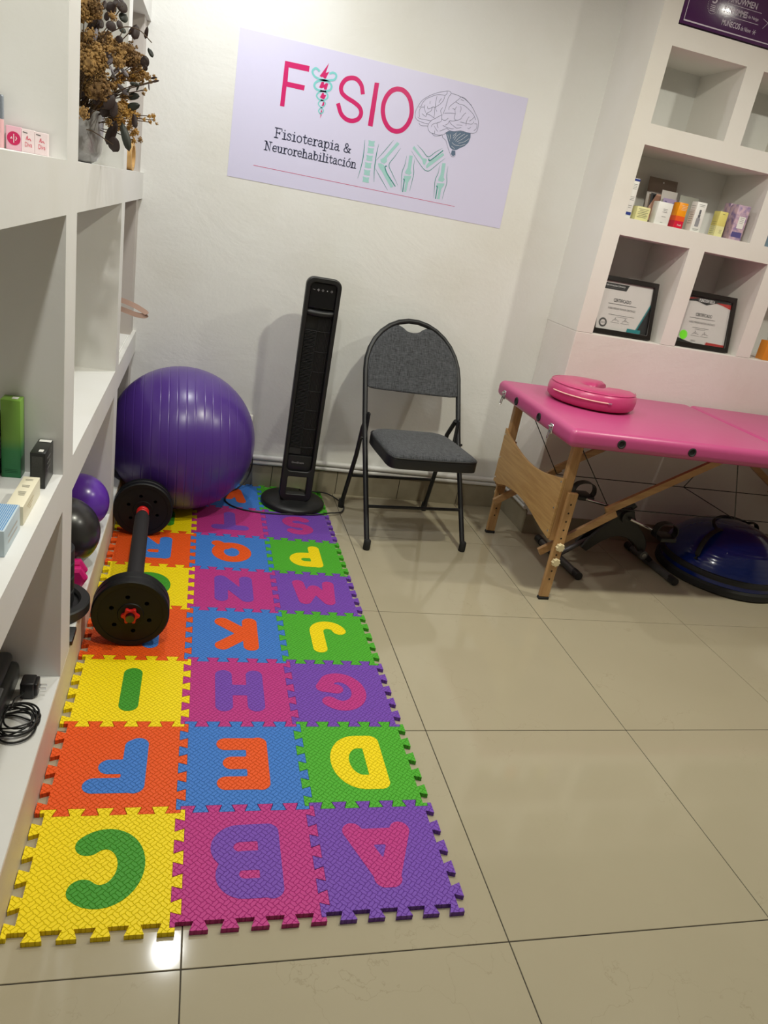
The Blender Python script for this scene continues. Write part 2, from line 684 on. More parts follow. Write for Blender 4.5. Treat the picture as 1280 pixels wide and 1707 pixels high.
FOAM = {'yellow': foam('yellow_foam', rgb(247, 219, 0)), 'orange': foam('orange_foam', rgb(234, 86, 18)),
        'blue': foam('blue_foam', rgb(62, 122, 205)), 'green': foam('green_foam', rgb(76, 172, 42)),
        'pink': foam('magenta_foam', rgb(188, 52, 132)), 'purple': foam('purple_foam', rgb(116, 70, 176)),
        'leaf': foam('leaf_green_foam', rgb(64, 150, 38))}
PITCH, MATT = 0.30, 0.012

def tile_outline():
    d, g = 0.0105, 0.0003        # half tooth depth, half of the seam
    seg = PITCH / 10
    fl = 0.0055                  # dovetail flare
    L = PITCH
    # along +x from 0, outward = -y ; begins with a gap, ends with a tooth that fills the corner
    edge = []
    for k in range(1, 10, 2):
        s0, s1 = k * seg, (k + 1) * seg
        edge += [(s0 + fl * .8 + g, d + g), (s0 - fl * .6 + g, -d + g)]
        if k < 9:
            edge += [(s1 + fl * .6 - g, -d + g), (s1 - fl * .8 - g, d + g)]
        else:
            edge += [(L - g, -d + g), (L - g, -g * 2), (L - d - g, -g * 2 + g)]
    pts = []
    H = PITCH / 2
    for q in range(4):
        a = q * PI / 2
        for (s_, o) in edge:
            x, y = -H + s_, -H + o
            pts.append((x * math.cos(a) - y * math.sin(a), x * math.sin(a) + y * math.cos(a)))
    return pts

def tile_mesh():
    P = tile_outline()
    n = len(P)
    # shrink slightly for the seam
    mb = MB()
    vs = [(p[0], p[1], MATT) for p in P] + [(p[0], p[1], 0) for p in P]
    fs = [tuple(range(n)), tuple(range(2 * n - 1, n - 1, -1))]
    for i in range(n):
        j = (i + 1) % n
        fs.append((i, n + i, n + j, j))
    mb.add(vs, fs)
    return mb.mesh('foam_tile')

def arc(cx, cy, rx, ry, a0, a1, n=14):
    return [(cx + rx * math.cos(math.radians(a0 + (a1 - a0) * i / n)), cy + ry * math.sin(math.radians(a0 + (a1 - a0) * i / n)))
            for i in range(n + 1)]

R0_ = 0.024
LET = {
    'A': ([[(-.058, -.068), (-.004, .066)], [(.058, -.068), (.004, .066)], [(-.048, -.050), (.048, -.050)], [(-.008, .066), (.008, .066)]], .0238),
    'B': ([[(-.045, .075), (-.045, -.075)], [(-.045, .072)] + arc(.012, .036, .036, .036, 90, -90) + [(-.045, .0)],
           [(-.045, .002)] + arc(.018, -.036, .04, .038, 90, -90) + [(-.045, -.075)]], .0245),
    'C': ([arc(0, 0, .056, .072, 52, 308, 26)], .0275),
    'D': ([[(-.045, .075), (-.045, -.075)], [(-.045, .075), (-.01, .075)] + arc(-.005, 0, .055, .075, 90, -90) + [(-.045, -.075)]], .025),
    'E': ([[(-.04, .072), (-.04, -.072)], [(-.04, .07), (.045, .07)], [(-.04, 0), (.03, 0)], [(-.04, -.07), (.045, -.07)], [(-.03, .06), (-.03, -.06)]], .0225),
    'F': ([[(-.04, .072), (-.04, -.07)], [(-.04, .07), (.05, .07)], [(-.04, .008), (.022, .008)], [(-.032, .06), (-.032, -.065)]], .0245),
    'G': ([arc(0, 0, .056, .068, 45, 300, 26) + [(.05, -.02), (.012, -.012)]], .0225),
    'H': ([[(-.045, .072), (-.045, -.072)], [(.045, .072), (.045, -.072)], [(-.045, 0), (.045, 0)]], .0245),
    'I': ([[(0, .072), (0, -.072)]], .0255),
    'J': ([[(.03, .072), (.03, -.03)] + arc(-.01, -.03, .04, .042, 0, -170)], .0235),
    'K': ([[(-.045, .072), (-.045, -.072)], [(.045, .07), (-.03, 0), (.045, -.07)]], .0245),
    'L': ([[(-.035, .072), (-.035, -.07), (.045, -.07)]], .0245),
    'M': ([[(-.058, -.066), (-.045, .066), (0, -.03), (.045, .066), (.058, -.066)]], .0225),
    'N': ([[(-.045, -.07), (-.045, .07), (.045, -.07), (.045, .07)]], .0235),
    'O': ([arc(0, 0, .054, .066, 0, 360, 30)], .0245),
    'P': ([[(-.04, .072), (-.04, -.072)], [(-.04, .07), (.0, .07)] + arc(.008, .032, .038, .038, 90, -90) + [(-.04, -.006)]], .0235),
    'Q': ([arc(0, .005, .054, .062, 0, 360, 30), [(.025, -.04), (.055, -.07)]], .0235),
    'R': ([[(-.045, .072), (-.045, -.072)], [(-.045, .07), (.0, .07)] + arc(.008, .034, .036, .036, 90, -90) + [(-.045, -.002)], [(.0, -.005), (.045, -.07)]], .0235),
    'S': ([arc(0, .034, .042, .036, 40, 270, 16) + arc(0, -.038, .045, .038, 88, -140, 16)], .0225),
    'T': ([[(-.055, .068), (.055, .068)], [(0, .068), (0, -.072)]], .0245),
    'U': ([[(-.045, .07), (-.045, -.02)] + arc(0, -.02, .045, .05, 180, 360) + [(.045, .07)]], .0235),
    'V': ([[(-.05, .068), (0, -.066), (.05, .068)]], .0245),
    'W': ([[(-.058, .066), (-.04, -.062), (0, .03), (.04, -.062), (.058, .066)]], .022),
    'X': ([[(-.046, .068), (.046, -.068)], [(.046, .068), (-.046, -.068)]], .0245),
}

def letter_mesh(ch):
    strokes, r = LET[ch]
    step = 0.0035
    N = 62
    ax = (np.arange(N) - (N - 1) / 2) * step
    X, Y = np.meshgrid(ax, ax)
    D = np.full(X.shape, 9.0)
    for s in strokes:
        for (a, b) in zip(s[:-1], s[1:]):
            dx, dy = b[0] - a[0], b[1] - a[1]
            L = dx * dx + dy * dy
            if L < 1e-12:
                continue
            t = np.clip(((X - a[0]) * dx + (Y - a[1]) * dy) / L, 0, 1)
            D = np.minimum(D, np.hypot(X - a[0] - t * dx, Y - a[1] - t * dy))
    D = D - r
    mb = MB()
    zt = MATT + 0.0005
    for j in range(N - 1):
        for i in range(N - 1):
            cs = [(i, j), (i + 1, j), (i + 1, j + 1), (i, j + 1)]
            val = [D[q[1], q[0]] for q in cs]
            if min(val) >= 0:
                continue
            poly = []
            wall = []
            for k in range(4):
                k2 = (k + 1) % 4
                a, b = cs[k], cs[k2]
                va, vb = val[k], val[k2]
                pa, pb = (ax[a[0]], ax[a[1]]), (ax[b[0]], ax[b[1]])
                if va < 0:
                    poly.append(pa)
                if (va < 0) != (vb < 0):
                    t = va / (va - vb)
                    q = (pa[0] + (pb[0] - pa[0]) * t, pa[1] + (pb[1] - pa[1]) * t)
                    poly.append(q)
                    wall.append((q, va < 0))
            if len(poly) >= 3:
                mb.add([(-p[0], -p[1], zt) for p in poly], [tuple(range(len(poly)))])
            if len(wall) == 2:
                (p, _), (q, _) = wall
                mb.add([(-p[0], -p[1], zt), (-q[0], -q[1], zt), (-q[0], -q[1], MATT - .002), (-p[0], -p[1], MATT - .002)], [(0, 1, 2, 3)])
    return mb.mesh('letter', merge=True)

TILE_ME = tile_mesh()
ROWS = ['CBA', 'FED', 'IHG', 'LKJ', 'ONM', 'RQP', 'UTS', 'XWV']
CSETS = [(('yellow', 'leaf', 'yellow', 'green'), ('pink', 'purple', 'magenta', 'purple'), ('purple', 'pink', 'purple', 'magenta')),
         (('orange', 'blue', 'orange', 'blue'), ('blue', 'orange', 'blue', 'orange'), ('green', 'yellow', 'green', 'yellow'))]
for r, row in enumerate(ROWS):
    for c, ch in enumerate(row):
        tcol, lcol, tn, ln = CSETS[r % 2][c]
        extra = {'X': ', beneath the large purple ball', 'U': ', mostly under the far weight plates', 'V': ', under the tower fan base'}.get(ch, '')
        t = thing('foam_tile', '%s foam puzzle tile with %s letter %s%s' % (tn, ln, ch, extra), 'mat tile',
                  ((c + .5) * PITCH, (r + .5) * PITCH, 0), 0, 'foam alphabet puzzle tiles')
        me = TILE_ME.copy()
        me.materials.append(FOAM[tcol])
        part('base', me, None, t)
        part('letter', letter_mesh(ch), FOAM[lcol], t)
ART = (
    'Pm0:374 926,574 930,574 888,408 886,412 784,554 786,552 748,408 748,408 600,372 600;'
    'Lm17:1036 830,1016 882,972 916,922 916,878 892,852 842,862 798,904 770,976 746,1028 718,1048 676,1030 632,984 608,930 610,880 642,848 702;'
    'Pm0:1124 924,1162 928,1162 598,1120 598;'
    'Lm18.5:1478 768,1472 798,1462 828,1450 854,1432 878,1412 896,1388 910,1364 918,1340 918,1316 914,1294 904,1274 890,1256 868,1242 844,1232 816,1226 788,1226 756,1230 726,1240 696,1252 670,1270 646,1290 626,1312 612,1336 604,1362 602,1386 606,1410 616,1430 632,1448 654,1462 678,1472 706,1478 736,1478 768;'
    'Lt8.2:656 912,640 922,622 924,604 906,604 888,624 866,662 856,704 854,748 848,772 824,762 794,728 778;'
    'Lt6:728 778,690 770,666 750,660 730,678 712,706 708;Lt4.4:706 708,728 702,740 688,728 666,708 652,694 636,692 622,708 608;'
    'Lt8.2:746 912,766 922,788 920,800 902,788 876,752 864,704 854,656 838,634 818,632 796,652 778,690 774;'
    'Lt6:690 774,724 774,748 758,750 734,728 714,704 706;Lt4.4:704 706,684 690,682 674,698 660,718 650,730 636,726 620,710 608;'
    'Pm0:728 984,664 876,686 872,690 878,702 868,716 868,738 924,710 908;'
    'Pm0:686 840,672 796,690 792,712 802,712 790,734 790,742 838,724 838,708 822,706 842;Pm0:704 764,688 726,724 716,738 752,718 752,716 764;'
    'Pm0:720 702,712 666,730 672,730 698;Pm0:712 646,710 614,722 624;Pm0:712 606,712 572,720 602;'
    'Lg1.4:1752 988,1690 966,1640 942,1592 912,1550 874,1524 824,1510 784,1516 742,1540 722,1570 716;'
    'Lg1.4:1752 988,1778 990,1794 980,1844 976,1884 970,1918 966,1964 940,2004 910,2042 870,2076 828,2088 784,2084 744,2064 722,2016 714,1970 716,1930 716,1882 700,1836 700,1812 712;'
    'Lg1.4:1752 988,1756 968,1742 952,1738 922,1718 886,1676 848;Lg1.4:1794 980,1774 938,1766 872,1754 812;'
    'Lg1.4:1742 952,1704 950,1668 942,1632 924,1584 894,1558 858,1550 832,1534 820;Lg1.4:1672 932,1672 886,1676 848,1694 820;'
    'Lg1.4:1676 848,1650 844,1644 814,1612 790,1606 764,1570 778;Lg1.4:1552 750,1542 794,1552 822,1580 830;Lg1.4:1538 746,1560 738,1616 740,1658 740;'
    'Lg1.4:1570 716,1600 712,1638 712;Lg1.4:1556 704,1580 688,1638 696;Lg1.4:1580 846,1582 822,1600 792;Lg1.4:1668 846,1678 802,1678 770;'
    'Lg1.4:1606 784,1640 782,1682 766;Lg1.4:1606 840,1616 824,1650 842;Lg1.4:1620 882,1622 866;Lg1.4:1716 924,1702 900,1702 888;'
    'Lg1.4:1746 806,1698 770,1660 742,1642 710,1642 682,1666 654,1702 648,1748 646,1790 658,1828 692;Lg1.4:1690 646,1710 634,1748 638,1776 654;'
    'Lg1.4:1746 806,1750 774,1782 768,1806 790;Lg1.4:1766 820,1820 832,1862 836;Lg1.4:1738 810,1728 836,1740 858;Lg1.4:1862 836,1852 866,1862 890;'
    'Lg1.4:1852 866,1828 870;Lg1.4:1848 926,1820 902,1798 874,1798 854;Lg1.4:1884 970,1866 946,1848 926,1880 914,1924 912,1976 890,2022 862,2054 824;'
    'Lg1.4:1884 970,1932 956,1990 926;Lg1.4:1888 950,1916 946;Lg1.4:1896 902,1904 880,1902 854;Lg1.4:1862 836,1860 800,1880 788,1916 804,1932 834,1952 860;'
    'Lg1.4:1880 788,1854 776,1822 772,1814 750,1790 732;Lg1.4:1822 770,1836 754,1868 740,1898 730,1936 742;Lg1.4:1770 726,1810 718,1856 716,1872 720;'
    'Lg1.4:1812 712,1752 678;Lg1.4:1892 754,1914 758,1942 760;Lg1.4:1920 782,1972 782,2026 786,2040 808;Lg1.4:1976 764,1974 800,1988 836;'
    'Lg1.4:2000 804,2024 828,2036 844;Lg1.4:1996 750,2008 746,2022 762;Lg1.4:2050 792,2072 794,2076 762,2056 740;Lg1.4:1694 708,1716 686,1736 672;'
    'Lg1.4:1672 696,1676 714,1712 732,1732 700;Lg1.4:1712 734,1746 752,1750 774;Lg1.4:1708 672,1710 650;'
    'Lg1.4:1780 654,1790 634,1822 616,1848 572,1888 516,1908 502,1930 514,1924 548;'
    'Pb0:1806 678,1838 696,1882 698,1936 714,1992 716,2032 716,2038 682,2028 640,2000 606,1960 582,1930 560,1896 558,1870 572,1848 606,1828 642;'
    'Pb0:1892 552,1922 556,1930 522,1912 506,1890 522;Lw1.2:1896 634,1912 668,1940 696;Lw1.2:1910 628,1936 662,1980 700;Lw1.2:1922 626,1962 652,2008 696;'
    'Lw1.2:1850 670,1862 638;Lw1.2:1828 666,1860 618;Lw1.2:1878 666,1906 694;Lw1.2:1940 618,1988 638,2026 670;Lw1.2:1880 612,1910 598,1950 602;'
    'Lw1.2:1956 598,2002 622;Lw1.2:1882 646,1904 680;Lw1.2:1880 584,1912 570;Pa0:1144 492,1172 488,1202 494,1198 474,1204 452,1180 448,1148 448,1150 470;'
    'Pa0:1146 436,1174 432,1204 438,1200 418,1206 396,1182 392,1150 392,1152 414;'
    'Pa0:1144 378,1174 374,1204 380,1200 358,1206 336,1180 334,1150 334,1152 356;'
    'Pa0:1142 320,1172 316,1202 322,1198 302,1204 280,1178 276,1146 276,1148 298;'
    'Pa0:1142 262,1172 258,1202 264,1198 242,1204 220,1178 218,1148 218,1150 240;'
    'Pa0:1142 204,1172 200,1200 206,1198 184,1204 162,1178 160,1146 160,1148 182;Ld3:1112 488,1118 424,1120 338,1112 254,1100 180;'
    'Ld3.4:1238 478,1232 408,1232 334,1236 258,1248 176;Ld2:1362 534,1306 448,1232 342;Ld2.2:1242 284,1296 224,1382 132;'
    'Ld2.5:1434 482,1394 408,1356 336,1396 274,1464 188;Ld4:1336 322,1324 312,1350 266,1440 178;Ld2.2:1498 434,1496 362,1482 302,1490 226,1500 150;'
    'Ld2.2:1574 422,1576 364,1588 308,1584 236,1578 160;Ld4:1506 248,1514 236,1516 146;Ld2.4:1576 536,1630 502,1690 462,1746 508,1804 552;'
    'Ld2.4:1532 480,1596 420,1666 362,1702 350,1732 362,1788 422,1846 480;Ld4:1700 446,1710 434,1754 474,1812 534;'
    'Ld2.2:1808 416,1806 348,1792 294,1800 216,1808 148;Ld2.2:1884 422,1888 350,1902 288,1892 212,1888 146;Ld4:1814 246,1822 234,1826 144;'
    'Pa0:1394 524,1418 514,1328 386,1332 354,1312 336,1282 342,1272 362,1300 384;'
    'Pa0:1256 328,1284 334,1312 326,1324 298,1426 172,1404 158,1304 270,1268 302;'
    'Pa0:1522 442,1552 444,1556 328,1568 308,1554 290,1514 294,1508 304,1524 342;'
    'Pa0:1502 274,1570 286,1568 266,1552 230,1548 148,1530 148,1528 220,1508 256;'
    'Pa0:1550 522,1538 502,1642 428,1658 396,1674 392,1684 436,1676 444,1646 442;Pa0:1816 518,1832 502,1726 398,1694 368,1686 388,1700 416,1718 430;'
    'Pa0:1828 436,1858 440,1864 326,1878 310,1862 288,1822 290,1818 302,1830 340;'
    'Pa0:1812 270,1882 280,1882 264,1862 230,1864 144,1840 142,1838 222,1820 246;Lm1.6:208 120,2016 110;')

# ------------------------------------------------------------------ poster on the back wall
PX, PZ, PW, PH = 0.32, 1.385, 1.245, 0.54
po = thing('wall_poster', 'lilac-white clinic poster with magenta lettering, brain and bone drawings', 'poster', (PX, YB, PZ))
M_PAPER = mat('lilac_paper', rgb(214, 211, 238), 0.35, bump=(14, 0.15, 0.004))
part('sheet', MB().box((0, -.0014, 0), (PW, -.0002, PH)), M_PAPER, po)
INK = {'m': mat('magenta_ink', rgb(206, 20, 105), 0.35), 't': mat('teal_ink', rgb(128, 205, 206), 0.35),
       'g': mat('grey_ink', rgb(96, 100, 122), 0.4), 'b': mat('slate_ink', rgb(92, 112, 138), 0.4),
       'w': mat('white_ink', rgb(225, 226, 236), 0.4), 'a': mat('pale_teal_ink', rgb(160, 206, 204), 0.4),
       'd': mat('deep_teal_ink', rgb(34, 140, 128), 0.4), 'k': mat('dark_ink', rgb(58, 62, 88), 0.4)}
ORDER = {'a': .0018, 'd': .0021, 'm': .0019, 't': .0021, 'g': .0020, 'b': .0018, 'w': .0021}
groups = {}
for n, e in enumerate([q for q in ART.split(';') if q]):
    head, pts = e.split(':')
    kind, colr, w = head[0], head[1], float(head[2:])
    P = [tuple(float(v) / 2000 for v in p.split()) for p in pts.split(',')]
    if colr == 'm':
        key = ('letter', n) if n < 4 else (('underline', 0) if kind == 'L' else ('lightning_bolt', 0))
    else:
        key = {'t': ('snake_emblem', 0), 'g': ('brain_drawing', 0), 'b': ('cerebellum_drawing', 0), 'w': ('cerebellum_lines', 0),
               'a': ('bone_drawing', 0), 'd': ('limb_outline', 0)}[colr]
    mb, c0 = groups.setdefault(key, (MB(), colr))
    mm = on_back(0, -ORDER[colr], 0)
    if kind == 'P':
        mb.flat([P], 0.0, mm)
    else:
        closed = (abs(P[0][0] - P[-1][0]) + abs(P[0][1] - P[-1][1])) < .002 and len(P) > 8
        if closed:
            P = P[:-1]
        Q = catmull(P, 5, closed) if len(P) > 2 else P
        mb.stroke(Q, w / 1000, mm, closed, taper=(colr == 'd' and w < 3.9))
for (nm, _), (mb, colr) in groups.items():
    part(nm, mb, INK[colr], po)

GL = {
    'F': (.76, [[(.18, 0), (.18, 1)], [(.02, 1), (.68, 1), (.68, .78)], [(.18, .52), (.5, .52)], [(.02, 0), (.36, 0)], [(.5, .63), (.5, .41)]]),
    'i': (.42, [[(.05, .66), (.22, .66), (.22, 0)], [(.03, 0), (.4, 0)], [(.21, .88), (.21, .95)]]),
    's': (.52, [[(.43, .5), (.38, .64), (.24, .68), (.1, .6), (.1, .47), (.24, .37), (.38, .28), (.42, .14), (.34, .03), (.2, 0), (.08, .05), (.06, .18)]]),
    'o': (.62, [[(.31 + .23 * math.cos(t * PI / 8), .33 + .34 * math.sin(t * PI / 8)) for t in range(17)]]),
    't': (.45, [[(.2, .88), (.2, .15), (.25, .03), (.35, .02), (.42, .12)], [(.04, .65), (.4, .65)]]),
    'e': (.56, [[(.08, .36), (.5, .36), (.46, .58), (.3, .68), (.13, .58), (.07, .34), (.13, .1), (.3, 0), (.48, .1)]]),
    'r': (.5, [[(.04, .66), (.18, .66), (.18, 0)], [(.02, 0), (.36, 0)], [(.18, .42), (.26, .6), (.38, .67), (.47, .62), (.46, .54)]]),
    'a': (.58, [[(.1, .54), (.18, .66), (.34, .66), (.42, .54), (.42, .08), (.48, 0), (.57, .02)], [(.42, .4), (.22, .38), (.08, .26), (.1, .08), (.22, 0), (.36, .06), (.42, .18)]]),
    'p': (.64, [[(.02, .66), (.16, .66), (.16, -.3)], [(.02, -.3), (.32, -.3)], [(.16, .48), (.3, .67), (.48, .62), (.56, .36), (.5, .08), (.34, 0), (.16, .14)]]),
    '&': (.75, [[(.68, .4), (.58, .12), (.38, 0), (.16, .04), (.08, .22), (.18, .42), (.4, .56), (.46, .76), (.36, .94), (.22, .9), (.18, .72), (.34, .4), (.56, .08), (.72, 0)], [(.52, .42), (.76, .42)]]),
    'N': (.9, [[(.04, 1), (.2, 1), (.68, 0), (.68, 1)], [(.54, 1), (.84, 1)], [(.2, 1), (.2, 0)], [(.04, 0), (.36, 0)]]),
    'u': (.64, [[(.02, .66), (.14, .66), (.14, .16), (.22, .02), (.36, .02), (.48, .2)], [(.36, .66), (.48, .66), (.48, 0), (.6, 0)]]),
    'h': (.66, [[(.02, 1), (.14, 1), (.14, 0)], [(.02, 0), (.28, 0)], [(.14, .46), (.26, .66), (.4, .66), (.48, .52), (.48, 0)], [(.36, 0), (.62, 0)]]),
    'n': (.66, [[(.02, .66), (.14, .66), (.14, 0)], [(.02, 0), (.28, 0)], [(.14, .46), (.26, .66), (.4, .66), (.48, .52), (.48, 0)], [(.36, 0), (.62, 0)]]),
    'b': (.62, [[(.02, 1), (.14, 1), (.14, .04)], [(.14, .48), (.28, .67), (.46, .62), (.54, .34), (.46, .06), (.28, 0), (.14, .14)]]),
    'l': (.36, [[(.04, 1), (.18, 1), (.18, 0)], [(.02, 0), (.34, 0)]]),
    'c': (.54, [[(.46, .5), (.42, .62), (.28, .68), (.12, .58), (.07, .34), (.13, .1), (.3, 0), (.47, .1)]]),
    'ó': (.62, [[(.31 + .23 * math.cos(t * PI / 8), .33 + .34 * math.sin(t * PI / 8)) for t in range(17)], [(.28, .82), (.42, 1.0)]]),
    ' ': (.36, []),
}

def slab_text(s, x0, x1, z0, cap, w):
    tot = sum(GL[ch][0] for ch in s)
    sx = (x1 - x0) / tot
    mb = MB()
    x = x0
    for ch in s:
        for st in GL[ch][1]:
            mb.stroke([(x + p[0] * sx, z0 + p[1] * cap) for p in st], w, on_back(0, -.0019, 0))
        x += GL[ch][0] * sx
    return mb
part('slogan_line', slab_text('Fisioterapia &', .176, .502, .181, .036, .0042), INK['k'], po)
part('slogan_line', slab_text('Neurorehabilitación', .139, .537, .127, .033, .0040), INK['k'], po)

# wall socket behind the ball with its conduit
ws = thing('wall_socket', 'white surface-mounted socket box with conduit behind the purple ball', 'socket', (.505, YB, .22))
M_PLAST = mat('white_plastic', rgb(225, 222, 214), 0.35)
part('box', MB().box((-.05, -.035, .06), (.032, 0, .150), .005, 2), M_PLAST, ws, 40)
part('conduit', MB().box((-.008, -.018, -.052), (.026, 0, .06), .003, 2), M_PLAST, ws, 40)

# ------------------------------------------------------------------ large exercise ball
BX, BY, BR = 0.225, 2.097, 0.306
prof = []
NP = 400
for i in range(NP + 1):
    a = PI * i / NP
    x = -BR * math.cos(a)
    r = BR * math.sin(a)
    ph = abs(((x + .011) / 0.0335) % 1.0 - 0.5)
    if ph < 0.035 and abs(x) < BR * .9:
        r -= 0.0010
    prof.append((max(r, 0.0) if 0 < i < NP else 0.0, x))
RB = Matrix.Translation((0, 0, BR)) @ Matrix.Rotation(math.radians(3), 4, 'Z') @ Matrix.Rotation(math.radians(-2), 4, 'Y') @ Matrix.Rotation(PI / 2, 4, 'Y')
M_BALL = mat('purple_vinyl', rgb(78, 47, 134), 0.33, coat=0.3, coat_rough=0.25)
single('exercise_ball', MB().lathe(prof, 110, RB), M_BALL, 'large shiny purple ribbed exercise ball in the corner', 'ball', (BX, BY, MATT), 35, local=True)

# ------------------------------------------------------------------ barbell
ang = math.atan2(.026, .80)
bar = thing('barbell', 'black adjustable barbell with red locking nuts lying on the mat', 'barbell', (.1245, .955, MATT), ang)
M_BLKPL = mat('black_plate_plastic', (0.006, 0.006, 0.0065, 1), 0.5, spec=0.3, bump=(200, 0.05, 0.001))
M_FOAMB = mat('black_foam_grip', (0.014, 0.012, 0.013, 1), 0.75, bump=(300, 0.3, 0.002))
M_RED = mat('red_plastic', rgb(205, 28, 26), 0.35)
M_STEEL = mat('dark_steel', (0.10, 0.10, 0.105, 1), 0.35, 1.0)
PR = 0.112
def yax(y0, z=PR):
    # lathe z axis -> +y, starting at y0, on the bar axis
    return Matrix.Translation((0, y0, z)) @ Matrix.Rotation(-PI / 2, 4, 'X')
def plate(y0, y1, name):
    hole = [circ(.058 * math.cos(k * PI / 3 + .35), .058 * math.sin(k * PI / 3 + .35), .0070, 12) for k in range(6)]
    mb = MB()
    t = y1 - y0
    mb.flat([circ(0, 0, .094, 48), circ(0, 0, .014, 16)] + hole, t - .006, yax((y0 + y1) / 2))
    mb.lathe([(.094, .001), (PR - .004, .0), (PR, .004), (PR, t - .004), (PR - .004, t), (.094, t - .001), (.094, .001)], 56, yax(y0))
    mb.lathe([(.0145, .0), (.036, .0), (.038, .003), (.038, t - .003), (.036, t), (.0145, t), (.0145, 0)], 32, yax(y0))
    part(name, mb, M_BLKPL, bar, 40)
for (a, b) in ((.004, .036), (.0365, .072), (.785, .815), (.8155, .845)):
    plate(a, b, 'weight_plate')
part('bar', MB().tube([(0, -.022, PR), (0, .87, PR)], .0125, 16), M_STEEL, bar, 40)
gp = []
for i in range(61):
    y = .10 + .62 * i / 60
    gp.append((.0255 + (.0016 if i % 2 else 0), y))
part('grip', MB().lathe([(.012, .085), (.022, .085)] + gp + [(.022, .735), (.012, .735)], 24, yax(0)), M_FOAMB, bar, 50)
for y0 in (.741, .760):
    part('collar', MB().lathe([(.0127, 0), (.021, 0), (.0235, .003), (.0235, .013), (.021, .016), (.0127, .016), (.0127, 0)], 24, yax(y0)), M_RED, bar, 40)
part('collar', MB().lathe([(.0127, 0), (.022, 0), (.022, .010), (.0127, .010), (.0127, 0)], 24, yax(.0735)), M_RED, bar, 40)
star = []
for k in range(36):
    a = 2 * PI * k / 36
    star.append(((.0225 + .0045 * max(-.6, math.cos(6 * a))) * math.cos(a), (.0225 + .0045 * max(-.6, math.cos(6 * a))) * math.sin(a)))
part('star_nut', MB().flat([star, circ(0, 0, .0128, 20)], .012, yax(-.0025), .0015), M_RED, bar, 50)
part('star_nut', MB().flat([star, circ(0, 0, .0128, 20)], .012, yax(.8515), .0015), M_RED, bar, 50)

# ------------------------------------------------------------------ tower fan
FX, FY = .750, 2.212
fan = thing('tower_fan', 'tall black tower fan on a round base beside the chair', 'fan', (FX, FY, MATT))
M_FAN = mat('black_fan_plastic', (0.009, 0.009, 0.0095, 1), 0.42, bump=(400, 0.06, 0.0005))
M_FANG = mat('glossy_black_panel', (0.006, 0.006, 0.007, 1), 0.12)
M_FANM = mat('matte_black_grille', (0.018, 0.018, 0.019, 1), 0.5)
M_MARK = mat('grey_print', (0.35, 0.35, 0.36, 1), 0.5)
part('base', MB().lathe([(0, 0), (.146, 0), (.151, .004), (.151, .016), (.146, .023), (.120, .030), (.075, .040), (.0, .044)], 56), M_FAN, fan, 40)
FW, FT = .0755, 1.052
def fy(y):
    return on_back(0, y, 0)
part('frame', MB().flat([rrect(-FW, .036, FW, FT, .034), rrect(-.057, .185, .057, FT - .022, .022), rrect(-.046, .072, .046, .158, .006)], .036, fy(-.047), .005), M_FAN, fan, 40)
# rounded back shell
sh_p = [(-FW + .003, -.03), (FW - .003, -.03)] + [((FW - .004) * math.cos(math.radians(a)), .068 * math.sin(math.radians(a)) - .015) for a in range(0, 181, 15)]
bk = MB()
nb = len(sh_p)
bk.add([(p[0], p[1], .172) for p in sh_p] + [(p[0], p[1], FT - .036) for p in sh_p],
       [tuple(range(nb)), tuple(range(2 * nb - 1, nb - 1, -1))] + [(i, (i + 1) % nb, nb + (i + 1) % nb, nb + i) for i in range(nb)])
part('back_shell', bk, M_FAN, fan, 40)
ct = part('control_panel', MB().box((-.0565, -.052, .925), (.0565, -.034, FT - .0225), .003, 2), M_FANG, fan)
for k, u in enumerate((-.040, -.021, -.002, .017, .036)):
    mb = MB()
    mm = on_back(u, -.0525, 1.000)
    if k == 1:
        for a in range(4):
            mb.stroke([(0, 0), (.0045 * math.cos(a * PI / 2), .0045 * math.sin(a * PI / 2))], .0026, mm)
    elif k == 3:
        mb.flat([circ(0, 0, .0026, 10)], 0, mm)
    elif k == 0:
        mb.stroke([(-.005, 0), (-.002, .0015), (.001, -.0012), (.005, 0)], .0011, mm)
    else:
        mb.stroke(circ(0, 0, .0038, 14), .0011, mm, True)
    part('icon', mb, M_MARK, ct)
part('screen_band', MB().tube([(-.055, -.040, .905), (-.03, -.047, .903), (0, -.049, .902), (.03, -.047, .903), (.055, -.040, .905)], .016, 12, flat=(.9, (0, 0, 1))), M_FAN, fan, 40)
gr = MB()
for i in range(86):      # fine louvres on the left half of the opening
    z = .300 + i * .0062
    gr.add([(-.054, -.049, z), (-.004, -.052, z), (-.004, -.052, z + .0026), (-.054, -.049, z + .0026),
            (-.054, -.036, z + .001), (-.004, -.036, z + .001), (-.004, -.036, z + .0036), (-.054, -.036, z + .0036)],
           [(0, 1, 2, 3), (3, 2, 6, 7), (4, 5, 1, 0), (7, 6, 5, 4), (0, 3, 7, 4), (1, 5, 6, 2)])
part('louvres', gr, M_FANM, fan)['kind'] = 'stuff'
vb = MB()
for i in range(9):
    x = .000 + i * .0062
    vb.tube([(x, -.046, .262), (x, -.046, .885)], .0011, 5)
part('vertical_bars', vb, M_FANM, fan)['kind'] = 'stuff'
for i in range(7):
    z = .300 + i * .088
    part('cross_bar', MB().tube([(-.004, -.050, z), (.02, -.052, z - .001), (.053, -.047, z)], .0014, 6), M_FANM, fan, 60)
part('lower_grille', MB().box((-.056, -.046, .262), (.0, -.034, .298), .002, 1), M_FANM, fan)
bp_ = part('brand_panel', MB().box((-.0565, -.053, .186), (.0565, -.034, .258), .004, 2), M_FAN, fan, 40)
part('brand_lettering', MB().add_mesh(text_mesh('OmniBreeze', .056, .0085), on_back(-.008, -.0536, .225)), M_MARK, bp_)
